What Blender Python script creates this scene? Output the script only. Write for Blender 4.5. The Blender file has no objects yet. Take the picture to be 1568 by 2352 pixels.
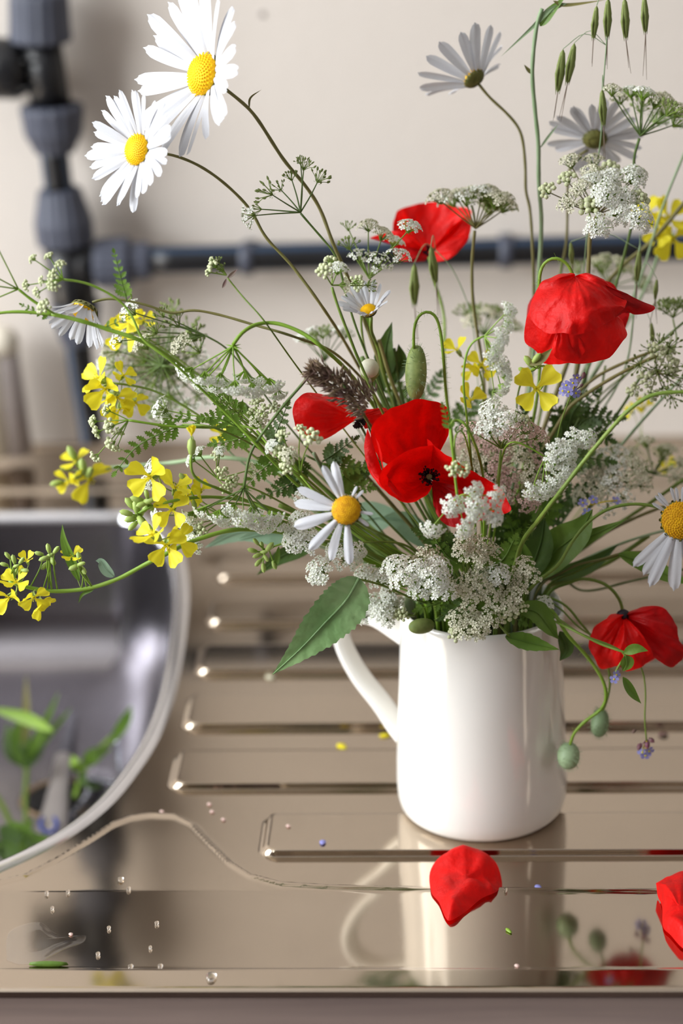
import bpy, math, random
import numpy as np
from mathutils import Vector, Matrix, noise

# ---------------------------------------------------------------- camera
SC = bpy.context.scene
COL = SC.collection
F = 5227.0                 # focal length in pixels of the 1568 x 2352 frame
H = 0.55                   # camera height over the draining board
PITCH, YAW, ROLL = math.radians(21.66), math.radians(-3.0), math.radians(1.7)
fwd = Vector((math.sin(YAW)*math.cos(PITCH), math.cos(YAW)*math.cos(PITCH), -math.sin(PITCH)))
rt0 = Vector((math.cos(YAW), -math.sin(YAW), 0))
up0 = rt0.cross(fwd)
RT = rt0*math.cos(ROLL) - up0*math.sin(ROLL)
UP = up0*math.cos(ROLL) + rt0*math.sin(ROLL)
CAM = Vector((0, 0, H))
cd = bpy.data.cameras.new('camera')
cam = bpy.data.objects.new('camera', cd); COL.objects.link(cam)
Mc = Matrix.Identity(4)
for i in range(3):
    Mc[i][0], Mc[i][1], Mc[i][2], Mc[i][3] = RT[i], UP[i], -fwd[i], CAM[i]
cam.matrix_world = Mc
cd.sensor_fit = 'VERTICAL'; cd.sensor_height = 36.0
cd.lens = 36.0*F/2352.0
cd.clip_start = 0.05
cd.dof.use_dof = True; cd.dof.focus_distance = 1.012; cd.dof.aperture_fstop = 4.6
SC.camera = cam

# ---------------------------------------------------------------- light
w = bpy.data.worlds.new('room_light'); SC.world = w; w.use_nodes = True
w.node_tree.nodes['Background'].inputs[0].default_value = (0.95, 0.98, 1.0, 1)
w.node_tree.nodes['Background'].inputs[1].default_value = 1.0
def area(name, loc, target, sx, sy, power, col):
    l = bpy.data.lights.new(name, 'AREA'); l.shape = 'RECTANGLE'; l.size = sx; l.size_y = sy
    l.energy = power; l.color = col
    o = bpy.data.objects.new(name, l); COL.objects.link(o); o.location = loc
    o.rotation_euler = (Vector(target)-Vector(loc)).to_track_quat('-Z', 'Y').to_euler()
    return o
area('window_daylight', (-1.58, 0.45, 0.85), (0.0, 0.52, 0.70), 1.25, 1.2, 46, (0.95, 0.98, 1.0))
area('side_window_daylight', (1.88, 0.05, 0.55), (0.0, 0.05, 0.50), 0.16, 1.1, 2.2, (1.0, 0.95, 0.88))
vs = SC.view_settings
vs.view_transform = 'Standard'; vs.look = 'None'; vs.gamma = 1.0; vs.use_curve_mapping = False
vs.exposure = 0.62

# ---------------------------------------------------------------- helpers
def ray(px, py):
    return fwd + RT*((px-784.0)/F) - UP*((py-1176.0)/F)
def G(px, py, z=0.0):                        # pixel -> point on a level plane
    r = ray(px, py); return CAM + r*((z-H)/r.z)
def PY(px, py, Y):                           # pixel -> point on an upright plane parallel to the wall
    r = ray(px, py); return CAM + r*(Y/r.y)
JUG = G(1106, 1845, 0.0034)                   # centre of the jug's foot
YJ = JUG.y
RIMZ = 0.108
def P(px, py, off=0.0):                      # bouquet points: off = distance behind the jug's axis
    return PY(px, py, YJ+off)
def mpp(p):                                  # metres per pixel at a point
    return (Vector(p)-CAM).dot(fwd)/F
def DIR(a, b, c):                            # right, up, towards the viewer
    return (RT*a + UP*b - fwd*c).normalized()

def lin(c):
    return tuple((v/12.92 if v <= .04045 else ((v+.055)/1.055)**2.4) for v in [x/255.0 for x in c])
MATS = {}
def mat(name, rgb, rough=0.6, metal=0.0, var=0.15, scale=60.0, trans=0.0, spec=0.5, bump=0.0, bscale=200.0, coat=0.0, rgb2=None, transm=0.0, aniso=None):
    m = bpy.data.materials.new(name); m.use_nodes = True
    nt = m.node_tree; b = nt.nodes['Principled BSDF']; out = nt.nodes['Material Output']
    tc = nt.nodes.new('ShaderNodeTexCoord')
    mp = nt.nodes.new('ShaderNodeMapping'); nt.links.new(tc.outputs['Object'], mp.inputs[0])
    if aniso: mp.inputs['Scale'].default_value = aniso
    n = nt.nodes.new('ShaderNodeTexNoise'); n.inputs['Scale'].default_value = scale; n.inputs['Detail'].default_value = 3
    nt.links.new(mp.outputs[0], n.inputs['Vector'])
    r = nt.nodes.new('ShaderNodeValToRGB')
    c = lin(rgb); c2 = lin(rgb2) if rgb2 else tuple(min(1, v*(1+var)) for v in c)
    c1 = c if rgb2 else tuple(v*(1-var) for v in c)
    r.color_ramp.elements[0].position = .3; r.color_ramp.elements[1].position = .7
    r.color_ramp.elements[0].color = (*c1, 1); r.color_ramp.elements[1].color = (*c2, 1)
    nt.links.new(n.outputs['Fac'], r.inputs[0]); nt.links.new(r.outputs[0], b.inputs['Base Color'])
    b.inputs['Roughness'].default_value = rough; b.inputs['Metallic'].default_value = metal
    b.inputs['Specular IOR Level'].default_value = spec
    b.inputs['Coat Weight'].default_value = coat; b.inputs['Transmission Weight'].default_value = transm
    if bump:
        n2 = nt.nodes.new('ShaderNodeTexNoise'); n2.inputs['Scale'].default_value = bscale
        nt.links.new(mp.outputs[0], n2.inputs['Vector'])
        bp = nt.nodes.new('ShaderNodeBump'); bp.inputs['Strength'].default_value = bump; bp.inputs['Distance'].default_value = .001
        nt.links.new(n2.outputs['Fac'], bp.inputs['Height']); nt.links.new(bp.outputs[0], b.inputs['Normal'])
    if trans:
        t = nt.nodes.new('ShaderNodeBsdfTranslucent'); nt.links.new(r.outputs[0], t.inputs[0])
        mx = nt.nodes.new('ShaderNodeMixShader'); mx.inputs[0].default_value = trans
        nt.links.new(b.outputs[0], mx.inputs[1]); nt.links.new(t.outputs[0], mx.inputs[2])
        nt.links.new(mx.outputs[0], out.inputs['Surface'])
    MATS[name] = m
    return m
mat('wall_paint', (214, 206, 198), .85, scale=3, var=.04, bump=.25, bscale=90)
mat('ceiling_paint', (214, 212, 210), .8, var=.03, scale=4)
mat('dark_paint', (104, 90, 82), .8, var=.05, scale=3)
mat('room_paint', (140, 126, 126), .8, var=.05, scale=3)
mat('white_paint', (226, 224, 220), .6, var=.02, scale=5)
mat('floor_lino', (188, 180, 188), .5, rgb2=(168, 160, 170), scale=6)
mat('steel', (184, 170, 153), .085, 1.0, var=.05, scale=9, bump=.03, bscale=30)
mat('bowl_rim_steel', (226, 226, 230), .16, 1.0, var=.03)
mat('bowl_steel', (150, 147, 152), .24, 1.0, var=.08, scale=14, bump=.05, bscale=500)
mat('brass_ring', (170, 150, 126), .35, 1.0, var=.1)
mat('water_film', (255, 255, 255), .03, var=0)
mat('dark_rubber', (14, 14, 16), .5, var=.1)  # near-black colour for the shade inside the plughole
mat('pipe_black', (17, 18, 22), .38, var=.2, scale=20)
mat('pipe_blue', (20, 52, 82), .4, var=.1)
mat('nut_grey', (68, 72, 86), .5, var=.12, scale=30)
mat('glaze', (240, 238, 233), .13, var=.015, scale=8, coat=.4)
mat('cream_plastic', (214, 206, 190), .4, var=.05)
mat('grey_plastic', (150, 140, 136), .35, var=.06)
mat('knife_grey', (150, 143, 140), .4, var=.06)
mat('mark_blue', (32, 62, 150), .5, var=.05)
mat('chain_steel', (170, 172, 180), .25, 1.0, var=.1)
mat('cupboard', (150, 146, 152), .5, var=.04, scale=4)
mat('poppy_red', (232, 8, 3), .52, var=.16, scale=120, trans=.42, spec=.35, bump=.5, bscale=420)
mat('poppy_deep', (190, 4, 8), .55, var=.2, scale=120, trans=.4, spec=.35, bump=.5, bscale=420)
mat('poppy_dark', (26, 14, 30), .6, var=.2)
mat('poppy_pod', (120, 132, 84), .6, var=.15)
mat('daisy_white', (206, 208, 214), .6, var=.03, trans=.25, spec=.3)
mat('disc_yellow', (238, 178, 6), .6, rgb2=(250, 205, 10), scale=500, spec=.25)
mat('disc_old', (200, 140, 8), .65, rgb2=(232, 180, 18), scale=500, spec=.25)
mat('cup_green', (92, 96, 40), .6, rgb2=(120, 118, 58), scale=400)
mat('stem_green', (98, 126, 40), .55, rgb2=(126, 148, 60), scale=40, trans=.1)
mat('stem_bright', (118, 156, 36), .5, rgb2=(138, 170, 62), scale=40, trans=.15)
mat('stem_dark', (74, 98, 38), .55, rgb2=(94, 118, 54), scale=40)
mat('stem_olive', (104, 104, 52), .55, rgb2=(124, 116, 64), scale=40)
mat('stem_grey', (120, 146, 104), .55, rgb2=(150, 172, 134), scale=40)
mat('stem_purple', (112, 62, 82), .55, rgb2=(96, 92, 60), scale=70)
mat('floret_white', (238, 240, 232), .6, var=.03, trans=.25, spec=.3)
mat('floret_cream', (214, 210, 184), .6, rgb2=(226, 226, 206), scale=300, trans=.25, spec=.3)
mat('floret_pink', (226, 204, 196), .6, rgb2=(216, 180, 172), scale=300, trans=.25, spec=.3)
mat('floret_bud', (206, 214, 168), .6, rgb2=(222, 226, 190), scale=300, trans=.2, spec=.3)
mat('seed_green', (108, 128, 62), .6, rgb2=(142, 156, 88), scale=300, trans=.1)
mat('leaf_green', (84, 118, 34), .5, rgb2=(112, 146, 54), scale=50, trans=.3, bump=.5, bscale=260)
mat('leaf_dark', (58, 84, 30), .5, rgb2=(80, 108, 40), scale=50, trans=.25, bump=.4, bscale=300)
mat('leaf_serrate', (106, 144, 86), .44, rgb2=(140, 172, 118), scale=45, trans=.25, bump=.9, bscale=170)
mat('leaf_glaucous', (128, 160, 132), .55, rgb2=(148, 176, 150), scale=45, trans=.25, bump=.4, bscale=170)
mat('mustard_yellow', (236, 220, 22), .5, rgb2=(246, 238, 70), scale=150, trans=.35, spec=.3)
mat('mustard_bud', (150, 176, 84), .5, rgb2=(178, 196, 110), scale=150, trans=.15)
mat('forget_blue', (134, 140, 206), .6, rgb2=(156, 152, 214), scale=300, trans=.2)
mat('grass_purple', (112, 84, 84), .7, rgb2=(140, 122, 88), scale=260, trans=.2)
mat('oat_green', (126, 146, 72), .6, rgb2=(156, 166, 100), scale=80, trans=.3)
mat('oat_awn', (130, 112, 96), .6, var=.1)
mat('water', (255, 255, 255), .02, var=0, transm=1.0)

_nt = MATS['water_film'].node_tree; _o = _nt.nodes['Material Output']
_t = _nt.nodes.new('ShaderNodeBsdfTransparent'); _g = _nt.nodes.new('ShaderNodeBsdfGlossy'); _g.inputs['Roughness'].default_value = .03
_m = _nt.nodes.new('ShaderNodeMixShader')
_m.inputs[0].default_value = .12; _nt.links.new(_t.outputs[0], _m.inputs[1]); _nt.links.new(_g.outputs[0], _m.inputs[2]); _nt.links.new(_m.outputs[0], _o.inputs['Surface'])
# ---- objects
WM = {}                                      # world matrices by object name
def link(name, me, material=None, parent=None, M=None, **props):
    o = bpy.data.objects.new(name, me); COL.objects.link(o)
    M = M or (WM[parent.name] if parent else Matrix.Identity(4))
    WM[o.name] = M.copy()
    if parent:
        o.parent = parent
        o.matrix_basis = WM[parent.name].inverted() @ M
    else:
        o.matrix_basis = M
    if me is not None and material and not me.materials:
        for k in (material if isinstance(material, (list, tuple)) else [material]):
            me.materials.append(MATS[k])
    for k, v in props.items(): o[k] = v
    return o
def thing(name, label, cat, loc, group=None):
    o = link(name, None, M=Matrix.Translation(Vector(loc)))
    o.empty_display_size = .01
    o['label'] = label; o['category'] = cat
    if group: o['group'] = group
    return o
def mesh(name, V, Fc, smooth=True, mi=None):
    me = bpy.data.meshes.new(name)
    me.from_pydata([tuple(v) for v in V], [], [tuple(f) for f in Fc])
    if smooth: me.polygons.foreach_set('use_smooth', [True]*len(me.polygons))
    if mi is not None: me.polygons.foreach_set('material_index', mi)
    me.update()
    return me
class MB:                                    # collects geometry in world space
    def __init__(s): s.V, s.F, s.mi, s.cur = [], [], [], 0
    def add(s, V, Fc):
        n = len(s.V); s.V += [Vector(v) for v in V]; s.F += [tuple(i+n for i in f) for f in Fc]; s.mi += [s.cur]*len(Fc)
    def part(s, name, material, parent, smooth=True, **props):
        inv = WM[parent.name].inverted() if parent else Matrix.Identity(4)
        return link(name, mesh(name, [inv @ v for v in s.V], s.F, smooth, s.mi), material, parent, None, **props)
    def mesh(s, name, smooth=True): return mesh(name, s.V, s.F, smooth, s.mi)
def cr(pts, n=6):                            # Catmull-Rom through points
    A = np.array([tuple(p) for p in pts], float)
    if len(A) < 3:
        t = np.linspace(0, 1, n+1)[:, None]; return A[0]*(1-t)+A[-1]*t
    A = np.vstack([2*A[0]-A[1], A, 2*A[-1]-A[-2]]); out = []
    for i in range(1, len(A)-2):
        p0, p1, p2, p3 = A[i-1:i+3]
        for k in range(n):
            t = k/n
            out.append(.5*((2*p1)+(-p0+p2)*t+(2*p0-5*p1+4*p2-p3)*t*t+(-p0+3*p1-3*p2+p3)*t**3))
    out.append(A[-2]); return np.array(out)
def tube(mb, pts, rad, seg=6, cap=True, flat=1.0):
    pts = [Vector(p) for p in pts]; n = len(pts)
    if not hasattr(rad, '__len__'): rad = [rad]*n
    elif len(rad) != n: rad = np.interp(np.linspace(0, 1, n), np.linspace(0, 1, len(rad)), rad)
    V, Fc = [], []; prev = None
    for i, p in enumerate(pts):
        t = (pts[min(i+1, n-1)]-pts[max(i-1, 0)])
        t = t.normalized() if t.length > 1e-9 else Vector((0, 0, 1))
        a = prev - t*prev.dot(t) if prev is not None else t.orthogonal()
        a.normalize(); prev = a; b = t.cross(a)
        for k in range(seg):
            q = 2*math.pi*k/seg
            V.append(p + (a*math.cos(q)*flat + b*math.sin(q))*rad[i])
    for i in range(n-1):
        for k in range(seg):
            k2 = (k+1) % seg
            Fc.append((i*seg+k, i*seg+k2, (i+1)*seg+k2, (i+1)*seg+k))
    if cap: Fc += [tuple(range(seg))[::-1], tuple(range((n-1)*seg, n*seg))]
    mb.add(V, Fc)
def lathe(mb, prof, M=None, seg=32, close=False):
    M = M or Matrix.Identity(4); V, Fc = [], []
    for r, z in prof:
        for k in range(seg):
            q = 2*math.pi*k/seg; V.append(M @ Vector((r*math.cos(q), r*math.sin(q), z)))
    for i in range(len(prof)-1):
        for k in range(seg):
            k2 = (k+1) % seg; Fc.append((i*seg+k, i*seg+k2, (i+1)*seg+k2, (i+1)*seg+k))
    if prof[0][0] > 1e-6 and not close: Fc.append(tuple(range(seg))[::-1])
    if prof[-1][0] > 1e-6 and not close: Fc.append(tuple(range((len(prof)-1)*seg, len(prof)*seg)))
    mb.add(V, Fc)
def frame(o, z, xref=None):                  # matrix with local Z along z
    z = Vector(z).normalized(); x = Vector(xref) if xref is not None else z.orthogonal()
    x = (x - z*x.dot(z))
    x = x.normalized() if x.length > 1e-6 else z.orthogonal().normalized()
    y = z.cross(x); M = Matrix.Identity(4)
    for i in range(3): M[i][0], M[i][1], M[i][2], M[i][3] = x[i], y[i], z[i], o[i]
    return M
def sst(a, b, x):
    t = np.clip((x-a)/(b-a), 0, 1); return t*t*(3-2*t)

# ---------------------------------------------------------------- wall
YW = G(700, 1012, 0.006).y
mb = MB()
x0, x1, z0, z1 = -2.2, 2.2, -0.9, 1.7
V = [(x, y, z) for y in (YW, YW+.1) for z in (z0, z1) for x in (x0, x1)]
mb.add(V, [(0, 1, 3, 2), (5, 4, 6, 7), (0, 4, 5, 1), (2, 3, 7, 6), (0, 2, 6, 4), (1, 5, 7, 3)])
wall = mb.part('wall_back', 'wall_paint', None, False, kind='structure')
mb = MB(); c = PY(602, 33, YW); lathe(mb, [(.0022, -.0008), (.002, .0005), (.0, .0008)], frame(c, (0, -1, 0)), 12)
mb.part('screw_hole_plug', 'grey_plastic', wall)

def panelled(name, x, hole):                  # a side wall with a window opening (y0, y1, z0, z1)
    ya, yb, za, zb = hole; mb = MB(); xa, xb = (x-.1, x) if x < 0 else (x, x+.1)
    for (p, q, r_, t) in ((-3.2, ya, -.9, 1.7), (yb, YW, -.9, 1.7), (ya, yb, -.9, za), (ya, yb, zb, 1.7)):
        box(mb, (xa, p, r_), (xb, q, t))
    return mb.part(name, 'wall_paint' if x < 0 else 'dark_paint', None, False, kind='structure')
def window(name, x, hole, bars):
    ya, yb, za, zb = hole; s = 1 if x > 0 else -1; xa, xb = sorted((x+s*.02, x+s*.06)); mb = MB()
    for (p, q, r_, t) in ((ya, ya+.05, za, zb), (yb-.05, yb, za, zb), (ya, yb, za, za+.05), (ya, yb, zb-.05, zb)): box(mb, (xa, p, r_), (xb, q, t))
    for k in range(bars):
        yy = ya+(yb-ya)*(k+1)/(bars+1); box(mb, (xa, yy-.02, za), (xb, yy+.02, zb))
    o = mb.part(name, 'white_paint', None, False, kind='structure')
    mb = MB(); box(mb, tuple(sorted((x-s*.06, x+s*.1)))[:1]+(ya-.05, za-.03), tuple(sorted((x-s*.06, x+s*.1)))[1:]+(yb+.05, za)); mb.part('window_sill', 'white_paint', o, False)
def box(mb, a, b):
    V = [(x, y, z) for z in (a[2], b[2]) for y in (a[1], b[1]) for x in (a[0], b[0])]
    mb.add(V, [(0, 2, 3, 1), (4, 5, 7, 6), (0, 1, 5, 4), (2, 6, 7, 3), (0, 4, 6, 2), (1, 3, 7, 5)])
H1 = (-.18, 1.08, .25, 1.45); H2 = (-.03, .13, 0.0, 1.1)
panelled('wall_left', -1.6, H1); panelled('wall_right', 1.9, H2)
window('window_1', -1.6, H1, 1); window('window_2', 1.9, H2, 0)
for nm, a, b, mt in (('wall_front', (-1.7, -3.3, -.9), (2.0, -3.2, 1.7), 'room_paint'), ('floor', (-1.7, -3.3, -1.0), (2.0, YW+.1, -.9), 'floor_lino'), ('ceiling', (-1.7, -3.3, 1.7), (2.0, YW+.1, 1.8), 'ceiling_paint')):
    mb = MB(); box(mb, a, b); mb.part(nm, mt, None, False, kind='structure')
# ---------------------------------------------------------------- sink
def yl(px, py): return G(px, py).y
RIBS = []
for (bx, bt, bb) in [(505, 1283, 1334), (483, 1384, 1437), (458, 1489, 1551), (430, 1603, 1676), (401, 1733, 1814), (608, 1878, 1968)]:
    RIBS.append((G(bx, (bt+bb)/2).x, yl(bx, bb), yl(bx, bt)))
sc_px = [(-420, 1890), (-350, 1930), (-250, 1990), (-120, 2035), (0, 2037), (60, 2022), (130, 1985), (200, 1943), (260, 1903), (300, 1887), (350, 1880), (405, 1883), (445, 1902), (490, 1950), (530, 1990), (580, 2022), (650, 2040), (760, 2047), (1000, 2052), (1568, 2057), (1900, 2060)]
SCX = np.array([G(a, b).x for a, b in sc_px]); SCY = np.array([G(a, b).y for a, b in sc_px])
SCY[:2] = SCY[2]
YLED = yl(1000, 2054); YLIP = G(800, 2235, .0085).y; YFR = G(800, 2281, .0100).y
YB1 = yl(100, 1134); YB2 = yl(100, 1043); YBS = yl(800, 1283)
XBS0, XBS1 = G(430, 1283).x, G(530, 1283).x
def height(X, Y):
    z = np.zeros_like(X)
    for xl, ya, yb in RIBS:
        cx, cy = (xl+.9)/2, (ya+yb)/2; hx, hy = (.9-xl)/2, (yb-ya)/2; r = .006
        qx, qy = np.abs(X-cx)-hx+r, np.abs(Y-cy)-hy+r
        sd = np.hypot(np.maximum(qx, 0), np.maximum(qy, 0))+np.minimum(np.maximum(qx, qy), 0)-r
        fr = (Y < cy) & (X > xl+.006)
        z = np.maximum(z, .0034*np.where(fr, sst(.0003, -.0005, sd), sst(.0005, -.0012, sd)))
    led = .0046*sst(-.0035, .004, np.interp(X, SCX, SCY)-Y)
    led = led + np.maximum(0, YLED-.004-np.maximum(Y, YLIP))*math.tan(math.radians(4.2))
    z = np.maximum(z, led)
    z = z + .0011*np.exp(-((np.interp(X, SCX, SCY)-Y-.0035)/.0022)**2)
    z = z + .0016*sst(-.0012, .0012, YLIP-Y)
    z = z + .0035*sst(-.0035, .0035, Y-YB1) + .003*sst(-.003, .003, Y-YB2)
    z = z + .0022*sst(-.012, .012, Y-YBS)*sst(XBS0, XBS1, X)*(1-sst(-.004, .004, Y-YB1))
    z = z - .0012*np.clip((YFR+.002-Y)/.002, 0, 1)**2
    return z
xs = np.concatenate([np.linspace(-1.0, -.30, 12)[:-1], np.arange(-.30, .40, .0015), np.linspace(.40, 1.1, 12)])
ys = np.concatenate([[YFR, YFR+.0004, YFR+.001, YFR+.002, YFR+.003, YFR+.004], np.arange(YFR+.0052, YW-.001, .0013), [YW]])
ys = np.unique(np.round(np.concatenate([ys]+[np.arange(r_[1]-.0009, r_[1]+.0013, .0002) for r_ in RIBS]), 6))
X, Y = np.meshgrid(xs, ys)
Z = height(X, Y)
# bowl outline
bp = [(290, 1181), (335, 1195), (372, 1225), (396, 1265), (407, 1320), (410, 1380), (404, 1450), (392, 1530), (372, 1615), (338, 1700), (290, 1775), (235, 1842), (165, 1900), (90, 1945), (0, 1987), (-80, 2012)]
BP = [G(a, b) for a, b in bp]; BXC = G(-160, 1600).x
right = [(BXC, BP[0].y)] + [(BXC+(BP[0].x-BXC)*t, BP[0].y) for t in (.3, .6, .85)] + [(p.x, p.y) for p in BP] + [(BXC, BP[-1].y-.003)]
left = [(2*BXC-x, y) for x, y in right[1:-1]][::-1]
oc = cr([(x, y, 0) for x, y in right+left+right[:1]], 5)[:-1, :2]
NB = len(oc)
tg = np.roll(oc, -1, 0)-np.roll(oc, 1, 0); nb = np.stack([-tg[:, 1], tg[:, 0]], 1); nb /= np.linalg.norm(nb, axis=1)[:, None]
cen = oc.mean(0)
if ((oc-cen)*nb).sum() < 0: nb = -nb
for _ in range(6): nb = (np.roll(nb, 1, 0)+nb*2+np.roll(nb, -1, 0)); nb /= np.linalg.norm(nb, axis=1)[:, None]
def inside(X, Y, poly):
    c = np.zeros(X.shape, bool); x2, y2 = np.roll(poly[:, 0], 1), np.roll(poly[:, 1], 1)
    for (xa, ya, xb, yb) in zip(poly[:, 0], poly[:, 1], x2, y2):
        if ya == yb: continue
        c ^= ((ya > Y) != (yb > Y)) & (X < (xb-xa)*(Y-ya)/(yb-ya)+xa)
    return c
IN = inside(X, Y, oc+nb*.0015)
ny, nx = X.shape
idx = np.arange(ny*nx).reshape(ny, nx)
keep = ~(IN[:-1, :-1] & IN[1:, :-1] & IN[:-1, 1:] & IN[1:, 1:])
Q = np.stack([idx[:-1, :-1], idx[:-1, 1:], idx[1:, 1:], idx[1:, :-1]], -1)[keep]
verts = np.stack([X, Y, Z], -1).reshape(-1, 3)
# front apron
ap = []
zf = float(Z[0].mean())
base = len(verts)
av = []
for dz, dy in [(.0, 0), (-.0012, -.0006), (-.003, -.0008), (-.075, -.0008), (-.077, .004)]:
    av += [(x, YFR+dy, zf+dz) for x in (-1.0, 1.1)]
verts = np.vstack([verts, av])
aq = [(base+2*i+2, base+2*i+3, base+2*i+1, base+2*i) for i in range(4)]
sink = thing('kitchen_sink', 'stainless steel kitchen sink with round-cornered bowl and ribbed draining board', 'sink', (0.1, YFR, -.1))
me = bpy.data.meshes.new('draining_board')
inv = WM[sink.name].inverted().translation
allq = np.vstack([Q, np.array(aq)])
me.from_pydata((verts+np.array(inv)).tolist(), [], allq.tolist())
me.polygons.foreach_set('use_smooth', [True]*len(me.polygons)); me.update()
link('draining_board', me, 'steel', sink)
BD = .10
DR = G(140, 1835, -BD-.002)                  # plughole
rings = [(.0075, -.0012), (.0055, .0004), (.0032, .0018), (.001, .0022), (-.0012, .0014), (-.0032, -.0004), (-.0046, -.004), (-.0065, -.02), (-.011, -.055), (-.015, -.07), (-.021, -.082), (-.030, -.091), (-.042, -.0965), (-.055, -.0985)]
V = []
hz = height(oc[:, 0], oc[:, 1])
for o_, z_ in rings:
    for k in range(NB):
        q = oc[k]+nb[k]*o_
        V.append((q[0], q[1], z_+hz[k]*max(0, 1+z_/.03)))
RDR = .021
lastq = [oc[k]+nb[k]*(-.055) for k in range(NB)]
dc = np.array([DR.x, DR.y])
for s, zz in [(.7, -.0995), (.4, -.1005), (.15, -.1012), (0, -.1018)]:
    for k in range(NB):
        d = lastq[k]-dc; u = d/np.linalg.norm(d)
        q = dc+u*(RDR+.002)+(d-u*(RDR+.002))*s
        V.append((q[0], q[1], zz))
nr = len(rings)+4
def ringq(i0, i1): return [(i*NB+k, i*NB+(k+1) % NB, (i+1)*NB+(k+1) % NB, (i+1)*NB+k) for i in range(i0, i1) for k in range(NB)]
mb = MB(); mb.add(V[6*NB:], ringq(0, nr-7)); bowl = mb.part('bowl', 'bowl_steel', sink)
mb = MB(); mb.add(V[:7*NB], ringq(0, 6)); mb.part('rim', 'bowl_rim_steel', bowl)
mb = MB(); lathe(mb, [(RDR+.004, .0004), (RDR+.002, .0016), (RDR+.0005, .001), (RDR-.001, -.001), (RDR-.002, -.006)], Matrix.Translation((DR.x, DR.y, -.1018)), 32, True)
waste = mb.part('waste_ring', 'brass_ring', sink)
mb = MB(); lathe(mb, [(RDR-.0008, -.0012), (RDR-.003, -.0025), (.006, -.003), (0, -.003)], Matrix.Translation((DR.x, DR.y, -.1005)), 24, True)
mb.part('plughole', 'dark_rubber', waste)  # black disc closes the opening; the hole's shade is put into its colour
# cupboard under the sink
cb = thing('sink_cupboard', 'plain grey cupboard under the steel sink', 'cupboard', (0.05, YFR+.3, -.9))
mb = MB()
box(mb, (-.98, YFR+.03, -.9), (1.08, YW-.002, -.18)); mb.part('body', 'cupboard', cb, False)
for i in range(4):
    mb = MB(); xa = -.97+i*.515
    box(mb, (xa, YFR+.012, -.88), (xa+.505, YFR+.03, -.17)); d = mb.part('door', 'cupboard', cb, False)
    mb = MB(); lathe(mb, [(.006, 0), (.006, .01), (.012, .016), (.011, .024), (0, .026)], frame((xa+.05, YFR+.012, -.24), (0, -1, 0)), 16); mb.part('knob', 'grey_plastic', d)

# ---------------------------------------------------------------- jug
jug = thing('milk_jug', 'glossy white ceramic jug holding the wild flowers on the draining board', 'jug', JUG)
prof = [(0, .0035), (.034, .0035), (.0365, .0), (.0385, .0005), (.0402, .003), (.0412, .008), (.0416, .016), (.0413, .028), (.0405, .045), (.0396, .065), (.0388, .085), (.0383, .099), (.0384, .1045), (.0382, .1068), (.0374, .1078), (.0364, .107), (.036, .103), (.0363, .09), (.0378, .05), (.0385, .02), (.037, .008), (.03, .006), (0, .006)]
SPA = math.radians(-27)
mb = MB(); seg = 72; V = []
for r, z in prof:
    for k in range(seg):
        q = 2*math.pi*k/seg
        da = (q-SPA+math.pi) % (2*math.pi)-math.pi
        rr = r + (.0035*math.exp(-(da/.28)**2)*sst(.075, .107, z) if r > .03 else 0)
        V.append(JUG+Vector((rr*math.cos(q), rr*math.sin(q), z+(.0015*math.exp(-(da/.28)**2) if z > .1 else 0))))
mb.add(V, [(i*seg+k, i*seg+(k+1) % seg, (i+1)*seg+(k+1) % seg, (i+1)*seg+k) for i in range(len(prof)-1) for k in range(seg)])
body = mb.part('body', 'glaze', jug)
ha = math.pi-math.radians(27); hd = Vector((math.cos(ha), math.sin(ha), 0))
hp = [(.036, .080), (.0455, .0845), (.056, .0885), (.067, .088), (.0742, .083), (.0765, .075), (.0735, .066), (.066, .0545), (.055, .043), (.047, .033), (.040, .026)]
pts = cr([JUG+hd*r+Vector((0, 0, z)) for r, z in hp], 6)
mb = MB(); tube_pts = [Vector(p) for p in pts]
side = Vector((-hd.y, hd.x, 0)); V = []; sg = 14
for i, p in enumerate(tube_pts):
    t = (tube_pts[min(i+1, len(tube_pts)-1)]-tube_pts[max(i-1, 0)]).normalized(); n_ = side.cross(t)
    wdt = .0062+.002*abs(i/(len(tube_pts)-1)-.5)*2
    for k in range(sg):
        q = 2*math.pi*k/sg
        V.append(p+side*math.cos(q)*wdt+n_*math.sin(q)*.0034)
mb.add(V, [(i*sg+k, i*sg+(k+1) % sg, (i+1)*sg+(k+1) % sg, (i+1)*sg+k) for i in range(len(tube_pts)-1) for k in range(sg)])
mb.part('handle', 'glaze', jug)

# ---------------------------------------------------------------- pipes
YP = YW-.032
pipe = thing('water_pipe', 'black plastic water pipes with dark grey screw couplings fixed along the wall', 'pipe', PY(200, 1000, YP))
def PP(px, py): return PY(px, py, YP)
def nut(a, b, wa, wb, mid=None, ribs=18, name='coupling_nut'):
    a, b = PP(*a), PP(*b); s = mpp(a); ax = (b-a); L = ax.length
    M = frame(a, ax); mb = MB()
    ra, rb = wa*s/2, wb*s/2
    prof = [(ra*.8, 0), (ra*.97, .0015), (ra, .004), (ra+(rb-ra)*.5 if mid is None else mid*s/2, L*.6), (rb, L-.003), (rb*.96, L-.001), (rb*.75, L)]
    V, Fc = [], []; seg = ribs*4
    for r, z in prof:
        for k in range(seg):
            q = 2*math.pi*k/seg; rr = r*(1.0 if k % 4 < 2 else .955)
            V.append(M @ Vector((rr*math.cos(q), rr*math.sin(q), z)))
    Fc = [(i*seg+k, i*seg+(k+1) % seg, (i+1)*seg+(k+1) % seg, (i+1)*seg+k) for i in range(len(prof)-1) for k in range(seg)]
    mb.add(V, Fc); return mb.part(name, 'nut_grey', pipe, False)
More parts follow.
